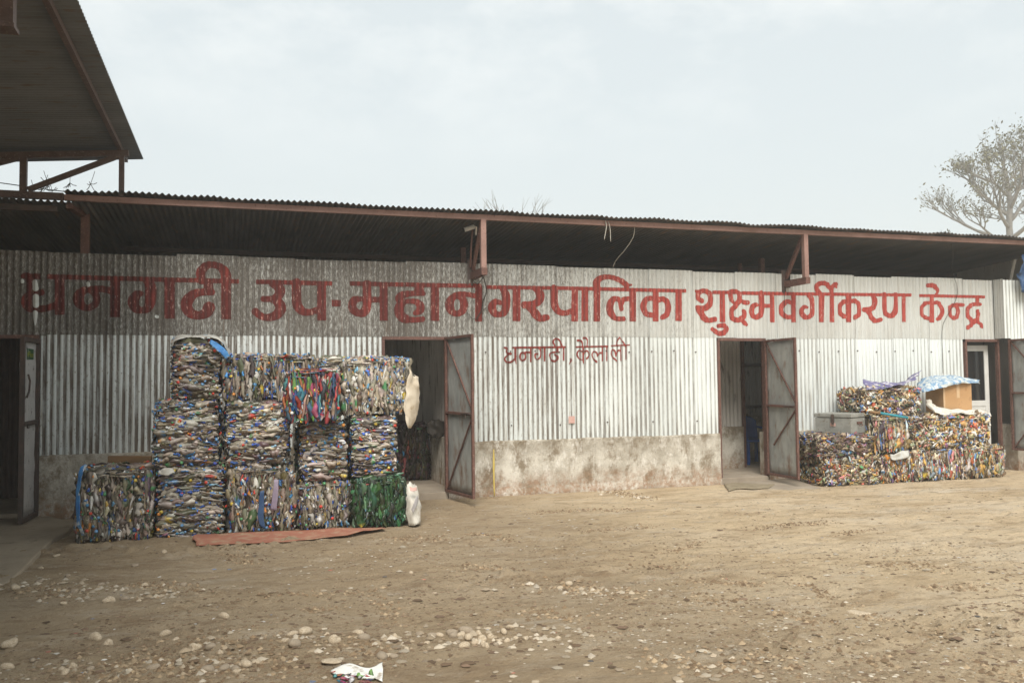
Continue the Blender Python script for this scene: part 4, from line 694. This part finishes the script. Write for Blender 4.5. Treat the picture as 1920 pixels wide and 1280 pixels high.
# rag on the partition edge inside the first doorway
p = W(822, 810, .9); tag(cloth('rag', [[p+np.array([-.14+.07*i, .02*(i % 2), .16]) for i in range(4)], [p+np.array([-.16+.08*i, -.03, .04]) for i in range(4)], [p+np.array([-.12+.05*i, -.02, -.12+.03*(i % 2)]) for i in range(4)]], M['wire'], None, .05, 14), 'black rag bundled on the low partition inside the first doorway', 'rag')
tag(cloth('strap', [pxrow([(925, 842, -.07), (924, 870, -.075), (926, 930, -.10)]), pxrow([(926.5, 842, -.07), (927.5, 870, -.075), (928, 930, -.10)])], M['yellow'], None, .004, 15), 'faded yellow strap hanging down the stained plinth', 'strap')
# camera on a pole, wires, strips
ca = empty('security_camera', W(886, 470, -.25), 'white bullet security camera on a short pole under the eaves', 'camera')
p, q2 = W(871, 431, -.25), W(889, 425, -.25); MB().tube([p, q2], .034, 10).build('camera_body', M['cam'], ca, True); MB().tube([p+(p-q2)*.05, p+(p-q2)*.12], .026, 10).build('lens', M['glass'], ca, True)
MB().tube([q2, W(893, 426, -.2), W(892, 440, -.15)], .014).build('mount', M['cam'], ca); MB().tube([W(886, 430, -.2), W(883, 470, -.18), W(882, 500, -.05)], .014).build('camera_pole', M['steel'], ca)
def wire(pts, r, label, mat='wire', name='cable', cat='cable'): return tag(MB().tube(spline([W(*p_) for p_ in pts], 6), r, 5).build(name, M[mat], None, True), label, cat)
wire([(1190, 426, -.48), (1187, 445, -.45), (1172, 468, -.3), (1155, 488, -.1), (1149, 502, -.02)], .005, 'pale wire curving from the eave down to the wall top at the middle', 'palewire')
wire([(1784, 457, -.48), (1787, 480, -.3), (1784, 505, -.1), (1794, 535, -.03), (1793, 560, -.03), (1777, 590, -.03), (1767, 615, -.03), (1767, 660, -.03), (1768, 700, -.03)], .004, 'long thin wire trailing down the wall near the last painted word')
wire([(1135, 414, -.55), (1137, 425, -.56), (1133, 449, -.55)], .007, 'left frayed strip hanging from the fascia beam', 'palewire', 'strip', 'strip')
wire([(1141, 416, -.55), (1144, 430, -.56), (1145, 453, -.55)], .006, 'right straight strip hanging from the fascia beam', 'palewire', 'strip', 'strip')
wire([(903, 512, -.5), (909, 528, -.35), (912, 548, -.1), (905, 566, -.03), (903, 580, -.03), (893, 600, -.03)], .007, 'black cable dropping from the middle bracket across the red letters')
wire([(895, 520, -.3), (888, 526, -.35), (896, 532, -.4), (905, 520, -.5), (900, 515, -.48)], .006, 'coil of black cable tangled under the middle bracket')
wire([(876, 586, -.03), (889, 598, -.03), (905, 583, -.03), (912, 576, -.03)], .004, 'thin black wire crossing the letter below the middle bracket')
wire([(1471, 537, -.02), (1472, 600, -.02)], .004, 'thin wire running down the sheet below the second bracket')
wire([(0, 343, -.3), (110, 358, -.3), (235, 372, -.3)], .006, 'thin line strung below the canopy roof at the left')
tag(MB().bar(W(1895, 526, -.1), W(1903, 486, -.2), .035).build('stick', M['palewire'], None), 'pale stick leaning up from the wall top at the far right', 'stick')
tag(cloth('tarpaulin', [pxrow([(1915, 480, -.4), (1912, 510, -.4), (1914, 545, -.4)]), pxrow([(1940, 476, -.4), (1942, 512, -.4), (1944, 552, -.4)])], M['darkblue'], None, .06, 16), 'blue tarpaulin hanging at the far right under the eave', 'tarpaulin')

# ------------------------------------------------------------------ open canopy at the left
can = empty('canopy', (-3, -3, 0), 'high open canopy of dark corrugated roofing on red steel at the upper left', 'canopy')
zc = lambda x: 4.67+.088*(x+1.2)
n = int((13.2)/(PITCHR/6)); ys = np.linspace(.25, -12.9, n); xs = np.linspace(-1.2, -9.5, 14)
V = [(x_, y_, zc(x_)+.010*math.sin(2*math.pi*y_/PITCHR)) for i, x_ in enumerate(xs) for y_ in ys]
make('canopy_roof', V, [(i*n+k, i*n+k+1, (i+1)*n+k+1, (i+1)*n+k) for i in range(13) for k in range(n-1)], M['shedroof'], can, True)
MB().bar((-1.40, .1, zc(-1.4)-.045), (-1.40, -12.9, zc(-1.4)-.045), .05, .06).build('eave_purlin', M['canopysteel'], can)
for x_ in (-3.1, -4.9, -6.7): MB().bar((x_, .1, zc(x_)-.045), (x_, -12.9, zc(x_)-.045), .05, .06).build('purlin', M['darksteel'], can)
for y_ in (-.5,):
    MB().bar((-1.30, y_, zc(-1.3)-.11), (-9.4, y_, zc(-9.4)-.11), .07, .075).build('rafter', M['canopysteel'], can)
    MB().bar((-2.03, y_, 3.965), (-9.4, y_, 3.965), .07, .085).build('tie_beam', M['canopysteel'], can)
    MB().bar((-1.38, y_, 4.0), (-1.38, y_, zc(-1.38)-.12), .06).build('strut', M['canopysteel'], can)
    MB().bar((-2.47, y_, 4.0), (-2.47, y_, zc(-2.47)-.12), .075).build('strut', M['canopysteel'], can)
    MB().bar((-2.42, y_, 4.03), (-1.42, y_, zc(-1.42)-.14), .06).build('diagonal', M['canopysteel'], can); MB().bar((-2.52, y_, zc(-2.5)-.14), (-3.6, y_, 4.03), .06).build('diagonal', M['canopysteel'], can)
a_ = W(28, 58, -5.4)
mb = MB(); mb.box(a_[0]-.2, a_[0], -5.46, -5.36, a_[2]+.02, zc(a_[0])-.01); mb.box(a_[0]-.4, a_[0]+.015, -5.5, -5.34, a_[2]-.01, a_[2]+.02); mb.build('hanger_post', M['canopysteel'], can)
MB().bar((a_[0]-.2, -5.41, a_[2]+.1), (-9.4, -5.41, a_[2]+.1), .09, .14).build('tie_beam', M['canopysteel'], can)
for y_ in (-.5, -6.0, -11.5): MB().bar((-7.2, y_, 0), (-7.2, y_, 4.1), .12).build('column', M['canopysteel'], can)
mb = MB(); V = [(-9.45+.01*math.sin(2*math.pi*y_/PITCHR), y_, z_) for z_ in (0, 3.9) for y_ in ys]; mb.add(V, [(k, k+1, n+k+1, n+k) for k in range(n-1)]); mb.build('shade_wall', M['inner'], can, True)  # unseen wall, added to block sky light and darken the left side
mb = MB(); rr = random.Random(4)
for px, py in ((82, 352), (98, 358), (66, 362), (131, 343), (170, 345), (90, 345)):
    p = W(px, py, -.45)
    for k in range(5): d = np.array([rr.uniform(-.08, .08), rr.uniform(-.05, .05), rr.uniform(-.12, .08)]); mb.tube([p, p+d*.5+np.array([0, 0, -.01]), p+d], .004, 4)
    mb.tube([p, p+np.array([rr.uniform(-.05, .05), 0, .16])], .003, 4)
tag(mb.build('creeper', M['twig'], None), 'dead creeper twigs caught on the canopy truss at the left', 'creeper')

# ------------------------------------------------------------------ apron, trees
P = [G(0, 975)+[-3, .3, 0], G(70, 968), G(140, 985), G(128, 1003), G(100, 1015), G(40, 1078), G(0, 1112), G(0, 1112)+[-2.5, -1.2, 0]]
V = [(p_[0], p_[1], .045) for p_ in P]+[(p_[0]+.03, p_[1]-.03, -.1) for p_ in P]; k = len(P)
tag(MB().add(V, [tuple(range(k))[::-1]]+[(i, (i+1) % k, k+(i+1) % k, k+i) for i in range(k)]).build('concrete_apron', M['apron'], None, bevel=.012), kind='structure')
def tree(name, label, base, height, rad, seed, leaves, spread, forks, leafsize=.12, group=None, limb=3., start=.35, limbs=8, depth=3):
    rr = random.Random(seed); tw = MB(); LV = []; root = empty(name, base, label, 'tree', group); bse = np.array(base, float)
    def grow(p, d, ln, r, dep):
        pts = [p]; q_ = np.array(p); dd = np.array(d); k = 4
        for i in range(k):
            dd = dd+np.array([rr.gauss(0, .11), rr.gauss(0, .11), rr.gauss(.03, .08)]); dd /= np.linalg.norm(dd); q_ = q_+dd*ln/k; pts.append(q_.copy())
        tw.tube(pts, r, 6 if r > .06 else 4, r*.62)
        if dep <= (0 if depth > 3 else 1):
            for pt_ in pts[1:]:
                for _ in range(leaves if rr.random() < (.5 if depth > 3 else .8) else 0): LV.append(pt_+np.array([rr.gauss(0, .22), rr.gauss(0, .22), rr.gauss(-.05, .18)]))
        if dep == 0: return
        for i in range(forks+(1 if rr.random() < .5 else 0)):
            t_ = rr.choice(pts[2:]) if i else pts[-1]; az = rr.uniform(0, 2*math.pi); sp = spread*rr.uniform(.6, 1.2)
            nd = dd*math.cos(sp)+np.array([math.cos(az), math.sin(az), rr.uniform(-.25, .45)])*math.sin(sp); nd /= np.linalg.norm(nd); grow(t_, nd, ln*rr.uniform(.6, .85), r*.55, dep-1)
    nl = 9; lead = [bse]
    for i in range(1, nl+1): lead.append(bse+np.array([.011*height*(i/nl)*rr.gauss(0, 1), .011*height*(i/nl)*rr.gauss(0, 1), height*.88*i/nl]))
    tw.tube(lead, rad, 8, rad*.28)
    for i in range(limbs):
        f_ = start+(.88-start)*i/limbs; kk = f_/.88*nl; j = min(int(kk), nl-1); b0 = lead[j]+(lead[j+1]-lead[j])*(kk-j); az = i*2.4+rr.uniform(-.4, .4); el = .45+.5*i/limbs
        grow(b0, np.array([math.cos(az)*math.cos(el), math.sin(az)*math.cos(el), math.sin(el)]), limb*(1-.45*i/limbs), rad*(.38-.18*i/limbs), depth)
    grow(lead[-1], np.array([.05, 0, 1.]), limb*.45, rad*.27, depth-1)
    tw.build('trunk', M['bark'], root, True)
    if LV:
        LV = np.array(LV); n_ = len(LV); a = RNG.normal(0, 1, (n_, 3)); a /= np.linalg.norm(a, axis=1, keepdims=True); b = np.cross(a, RNG.normal(0, 1, (n_, 3))); b /= np.linalg.norm(b, axis=1, keepdims=True); s_ = (leafsize*RNG.uniform(.5, 1.2, n_))[:, None]
        V_ = np.stack([LV-a*s_, LV-b*s_*.45, LV+a*s_, LV+b*s_*.45], 1).reshape(-1, 3); make('crown', V_, np.arange(n_*4).reshape(-1, 4), M['leaf'], root)
    return root
YT = 34.
p = W(1893, 440, YT); tree('broadleaf_tree', 'tall thinly leaved tree rising behind the far right end of the shed roof', (p[0], YT, 0), 17.2, .46, 21, 1, .5, 3, .13, limb=2.5, start=.58, limbs=12, depth=4)
p = W(958, 405, 20.); tree('bare_tree', 'leafless tree whose bare twigs show above the middle of the roof', (p[0], 20., 0), 8.35, .09, 5, 0, .42, 3, limb=1.5, start=.7, limbs=12, depth=2)
p = W(1530, 432, 30.); tree('shrub_tree', 'small leafy treetop just showing over the roof right of the middle', (p[0], 30., 0), 10.2, .12, 9, 5, .7, 2, .13, limb=1.2, start=.6, limbs=7, depth=2)
p = W(1775, 440, 38.); tree('shrub_tree', 'low leafy treetop just left of the tall tree at right', (p[0], 38., 0), 12.1, .16, 12, 3, .8, 2, .15, limb=1.8, start=.6, limbs=8, depth=2)

HAZE = .0027
if HAZE:
    hm = bpy.data.materials.new('haze'); hm.use_nodes = True; hn = hm.node_tree; hn.nodes.clear(); ho = hn.nodes.new('ShaderNodeOutputMaterial'); hv = hn.nodes.new('ShaderNodeVolumePrincipled')
    hv.inputs['Color'].default_value = (.93, .96, .96, 1); hv.inputs['Density'].default_value = HAZE; hv.inputs['Anisotropy'].default_value = .2; hn.links.new(hv.outputs[0], ho.inputs['Volume'])
    tag(MB().box(-305, 365, -205, 505, -1.2, 20.5).build('haze', hm, None), kind='stuff')
# ------------------------------------------------------------------ stones, gravel, litter
def stone_mesh(seed):
    import bmesh
    bm = bmesh.new(); bmesh.ops.create_icosphere(bm, subdivisions=3, radius=1.); r_ = np.random.default_rng(seed); k = r_.normal(0, 1, (5, 3)); w_ = r_.uniform(.06, .17, 5); ph = r_.uniform(0, 6, 5)
    for v_ in bm.verts:
        c = np.array(v_.co); f_ = 1+sum(w_[i]*math.sin(k[i]@c*1.3+ph[i]) for i in range(5)); v_.co = Vector(c*f_*np.array([1, .78, .62]))
    me = bpy.data.meshes.new('cobble'); bm.to_mesh(me); bm.free(); me.polygons.foreach_set('use_smooth', [True]*len(me.polygons)); return me
SM = []
for i in range(7):
    me = stone_mesh(i); me.materials.append(M['cobble'] if i < 5 else M['brownstone']); SM.append(me)
rr = random.Random(3)
def cobble(px, py, w_px, label, group=None, kind=None, fl=1.):
    p = G(px, py, .0); z = gz(p[0], p[1]); dist = np.linalg.norm(p-CAMP); s = w_px/2*dist/FPX
    o = bpy.data.objects.new('cobble', SM[rr.randrange(5) if kind is None else kind]); COL.objects.link(o); o.location = (p[0], p[1], z+s*(.12 if fl == 1 else .03)); o.scale = (s, s*rr.uniform(.8, 1.1), s*rr.uniform(.8, 1.1)*fl); o.rotation_euler = (rr.uniform(-.2, .2), rr.uniform(-.2, .2), rr.uniform(0, 6.3)); return tag(o, label, 'stone', group)
for px, py, w_, lab_, kd in ((280, 1030, 17, 'brown round cobble near the foot of the second bottom bale', 5), (307, 1037, 17, 'pale round cobble beside the brown one at the foot of the left bales', 1), (105, 1044, 12, 'grey cobble at the edge of the concrete apron', 2), (140, 1120, 20, 'dark grey cobble half sunk in the dirt at the left', 6),
    (203, 1138, 24, 'cream pointed cobble lying alone in the left foreground', 3), (419, 1166, 19, 'pale cobble alone on smooth dirt, left of the middle', 0), (345, 1109, 14, 'brown cobble alone below the rust red board', 5), (770, 1080, 11, 'small white cobble alone on the open dirt right of the red board', 1),
    (625, 1247, 37, 'large pale jagged stone just above the plastic litter at bottom', 4), (1612, 1146, 36, 'flat white stone on the open dirt at lower right', 2), (124, 1266, 15, 'upright pale cobble at the bottom left edge', 0), (137, 1253, 18, 'pale cobble leaning on others at the bottom left', 3)): cobble(px, py, w_, lab_, None, kd, .4 if px in (1612, 625) else 1.)
for px, py, w_ in ((168, 1262, 14), (202, 1211, 22), (178, 1200, 28), (120, 1144, 12), (270, 1105, 16), (310, 1117, 12), (235, 1132, 20), (75, 1099, 13), (128, 1089, 12), (190, 1103, 14), (30, 1117, 16), (20, 1213, 26), (12, 1255, 22), (395, 1226, 22), (365, 1226, 26), (413, 1237, 11), (420, 1262, 24), (440, 1262, 22), (460, 1259, 26), (445, 1269, 14), (390, 1265, 26), (290, 1262, 24), (310, 1190, 18), (252, 1062, 12), (76, 1068, 9), (60, 1245, 14), (330, 1205, 16), (480, 1250, 20), (452, 1258, 14)):
    cobble(px, py, w_, 'river cobble among those strewn over the left foreground dirt', 'cobbles strewn over the left foreground', rr.choice([None, None, 5]))
for px, py, w_ in ((549, 1193, 20), (575, 1190, 29), (535, 1209, 14), (553, 1216, 25), (586, 1204, 15), (612, 1199, 11), (626, 1208, 30), (671, 1191, 19), (684, 1202, 24), (740, 1201, 20), (784, 1194, 16), (808, 1198, 18), (823, 1196, 16), (762, 1223, 13), (845, 1192, 22), (850, 1198, 20), (876, 1189, 27), (858, 1207, 14), (871, 1214, 27), (890, 1205, 20), (897, 1192, 18), (905, 1199, 20), (920, 1195, 16), (911, 1214, 18), (935, 1201, 18), (955, 1184, 20), (944, 1190, 16), (880, 1200, 22), (930, 1210, 14), (905, 1208, 15), (950, 1205, 16), (968, 1198, 15), (842, 1211, 12), (865, 1196, 18), (715, 1237, 29), (737, 1237, 18), (677, 1252, 11), (985, 1204, 14), (800, 1213, 14), (1065, 1097, 18), (1050, 1101, 14), (1150, 1103, 12)):
    cobble(px, py, w_, 'river cobble in the loose band of stones at the bottom middle', 'cobbles in the band of stones', rr.choice([None, None, None, 5]))
def scatter(name, n, size, cols, region, seed, flat=.5, kind='stuff', clump=0.):
    r_ = np.random.default_rng(seed); px = r_.uniform(region[0], region[2], n*4); py = r_.uniform(region[1], region[3], n*4)
    P_ = np.array([G(a, b) for a, b in zip(px, py)]); keep = (P_[:, 1] < -.25) & ~((P_[:, 0] > -1.8) & (P_[:, 0] < 2.1) & (P_[:, 1] > -2.4)) & ~((P_[:, 0] > 8.3) & (P_[:, 0] < 12.2) & (P_[:, 1] > -1.1))
    if clump: keep &= fbm(P_[:, 0]*.7, P_[:, 1], .9, 3, seed+50)+r_.normal(0, .12, len(P_)) > clump
    P_ = P_[keep][:n]; n = len(P_); P_[:, 2] = gh(P_[:, 0], P_[:, 1]); s_ = np.minimum(r_.lognormal(math.log(size), .45, n), size*2)
    base = np.array([(1, 0, 0), (.3, .95, 0), (-.8, .6, 0), (-.8, -.6, 0), (.3, -.95, 0), (.05, .1, .55), (0, 0, -.5)]); V_ = base[None]*(s_[:, None, None])*np.array([1, 1, flat])*r_.uniform(.65, 1.35, (n, 7, 3))
    a = r_.uniform(0, 6.28, n); ca_, sa_ = np.cos(a)[:, None], np.sin(a)[:, None]; V2 = np.stack([V_[..., 0]*ca_-V_[..., 1]*sa_, V_[..., 0]*sa_+V_[..., 1]*ca_, V_[..., 2]], -1)+P_[:, None]; V2[..., 2] += (s_*flat*.1)[:, None]
    F = np.concatenate([np.stack([np.arange(n)*7+i, np.arange(n)*7+(i+1) % 5, np.full(n, 0)+np.arange(n)*7+5], -1) for i in range(5)]); cc = np.array(cols)[r_.integers(0, len(cols), n)]*r_.uniform(.7, 1.2, (n, 1))
    return tag(make(name, V2.reshape(-1, 3), F, M['speck'], None, False, np.repeat(cc, 7, 0)), kind=kind)
scatter('gravel', 3000, .009, [(.36, .3, .22), (.45, .39, .3), (.27, .21, .14), (.5, .45, .37)], (-60, 905, 2000, 1330), 1, .6, clump=-.05)
scatter('earth_crumbs', 9000, .009, [(.22, .155, .095), (.17, .115, .07), (.27, .2, .13)], (-60, 915, 2000, 1330), 2, .7, clump=.02)
scatter('pebbles', 260, .02, [(.36, .3, .22), (.45, .39, .3), (.3, .24, .17)], (-60, 1010, 2000, 1330), 3, .6, clump=.06)
scatter('litter', 220, .012, [(.62, .6, .55), (.55, .52, .46), (.55, .53, .5), (.16, .22, .34), (.38, .16, .11), (.1, .1, .1), (.5, .46, .38)], (-60, 905, 2000, 1330), 4, .25, clump=-.02)
scatter('twigs', 500, .02, [(.12, .08, .05), (.18, .12, .08)], (-60, 930, 2000, 1330), 5, .35, clump=.02)
def along(name, lines, per, size, cols, seed, flat=.6):
    r_ = np.random.default_rng(seed); Pp = []
    for x0, y0, x1, y1, wd in lines:
        A, B_ = G(x0, y0), G(x1, y1); n = int(per*(np.linalg.norm(B_-A)+.3)*max(wd, .1)/.2); t_ = r_.random(n)[:, None]; wob = .12*vnoise(t_[:, 0]*5, t_[:, 0]*0+x0, 3)[:, None]*np.array([0, 1, 0]); Pp.append(A+(B_-A)*t_+wob+r_.normal(0, wd*.5, (n, 3))*[1, 1, 0])
    P_ = np.concatenate(Pp); P_ = P_[P_[:, 1] < -.12]; n = len(P_); P_[:, 2] = gh(P_[:, 0], P_[:, 1]); s_ = np.minimum(r_.lognormal(math.log(size), .45, n), size*1.8)
    base = np.array([(1, 0, 0), (.3, .95, 0), (-.8, .6, 0), (-.8, -.6, 0), (.3, -.95, 0), (.05, .1, .8), (0, 0, -.5)]); V2 = base[None]*s_[:, None, None]*np.array([1, 1, flat])*r_.uniform(.55, 1.4, (n, 7, 3))+P_[:, None]
    F = np.concatenate([np.stack([np.arange(n)*7+i, np.arange(n)*7+(i+1) % 5, np.arange(n)*7+5], -1) for i in range(5)]); cc = np.array(cols)[r_.integers(0, len(cols), n)]*r_.uniform(.62, 1.08, (n, 1))
    return tag(make(name, V2.reshape(-1, 3), F, M['speck'], None, False, np.repeat(cc, 7, 0)), kind='stuff')
RUTS = [(470, 1122, 700, 1112, .10), (700, 1108, 735, 1165, .10), (560, 1150, 640, 1140, .08), (720, 1010, 830, 1008, .22), (1010, 1090, 1190, 1122, .28), (1090, 995, 1230, 985, .1), (880, 1000, 960, 1012, .12), (1240, 1035, 1320, 1010, .08), (1290, 1130, 1380, 1125, .2), (1500, 1095, 1560, 1125, .06), (1570, 1000, 1640, 990, .1),
        (1650, 1060, 1790, 1070, .14), (1600, 1135, 1660, 1160, .1), (1730, 1105, 1850, 1100, .1), (1620, 1235, 1670, 1240, .16), (1840, 1240, 1910, 1270, .2), (1120, 915, 1220, 935, .2), (890, 925, 930, 935, .1), (240, 1245, 330, 1255, .25), (330, 1215, 480, 1215, .3), (160, 1265, 480, 1268, .3), (630, 1215, 720, 1230, .2), (60, 1110, 150, 1130, .2), (260, 1100, 360, 1120, .25), (430, 1030, 470, 1060, .15), (480, 1240, 560, 1250, .2),
        (1460, 1150, 1560, 1165, .12), (1400, 1230, 1500, 1250, .25), (1250, 1240, 1350, 1255, .25), (980, 1150, 1100, 1165, .15), (1180, 1060, 1290, 1055, .12), (1700, 1180, 1800, 1190, .15), (1420, 990, 1560, 980, .15), (1000, 960, 1180, 955, .15), (870, 1060, 980, 1075, .15), (1300, 1090, 1440, 1100, .2)]
along('earth_clods', RUTS, 170, .013, [(.24, .165, .095), (.18, .12, .07), (.3, .215, .13), (.4, .3, .19)], 6, .8)
along('rubble', [(800, 1190, 970, 1205, .18), (640, 1205, 800, 1212, .2), (1010, 1095, 1180, 1118, .25), (1120, 920, 1220, 935, .2), (520, 1195, 630, 1215, .15), (380, 1225, 480, 1255, .3), (120, 1255, 240, 1268, .2), (960, 1190, 1080, 1205, .25), (1280, 1240, 1360, 1250, .15), (330, 1260, 470, 1262, .2), (250, 1110, 340, 1125, .25), (60, 1100, 190, 1125, .4)], 42, .019, [(.42, .345, .25), (.5, .43, .33), (.36, .285, .195), (.55, .48, .38)], 7, .8)
lb = empty('plastic_bag', G(672, 1278), 'torn white plastic bag with coloured scraps at the bottom edge', 'bag')
def grow_(pts, dz): return [np.array([*G(x_, y_)[:2], gz(*G(x_, y_)[:2])+d_]) for (x_, y_), d_ in zip(pts, dz)]
cloth('bag_film', [grow_([(628, 1263), (655, 1261), (690, 1263), (718, 1256)], [.012, .02, .014, .022]), grow_([(622, 1268), (650, 1266), (690, 1268), (716, 1266)], [.01, .02, .015, .03]), grow_([(640, 1276), (660, 1276), (695, 1278), (716, 1282)], [.005, .01, .01, .012])], M['paper'], lb, .012, 17)
r_ = np.random.default_rng(8); cc = pick(PAL_COL, 26); P_ = np.array([G(a, b)+[0, 0, .03] for a, b in zip(r_.uniform(628, 700, 26), r_.uniform(1265, 1290, 26))]); d = r_.normal(0, 1, (26, 3))*[1, 1, .2]; nn = np.repeat([[0, 0, 1.]], 26, 0)
v_, f_, c_ = pieces(P_, d, nn, r_.uniform(.03, .09, 26), r_.uniform(.008, .016, 26), r_.uniform(.004, .008, 26), cc, 0, 0); make('scrap', v_, f_, M['scrap'], lb, False, c_)
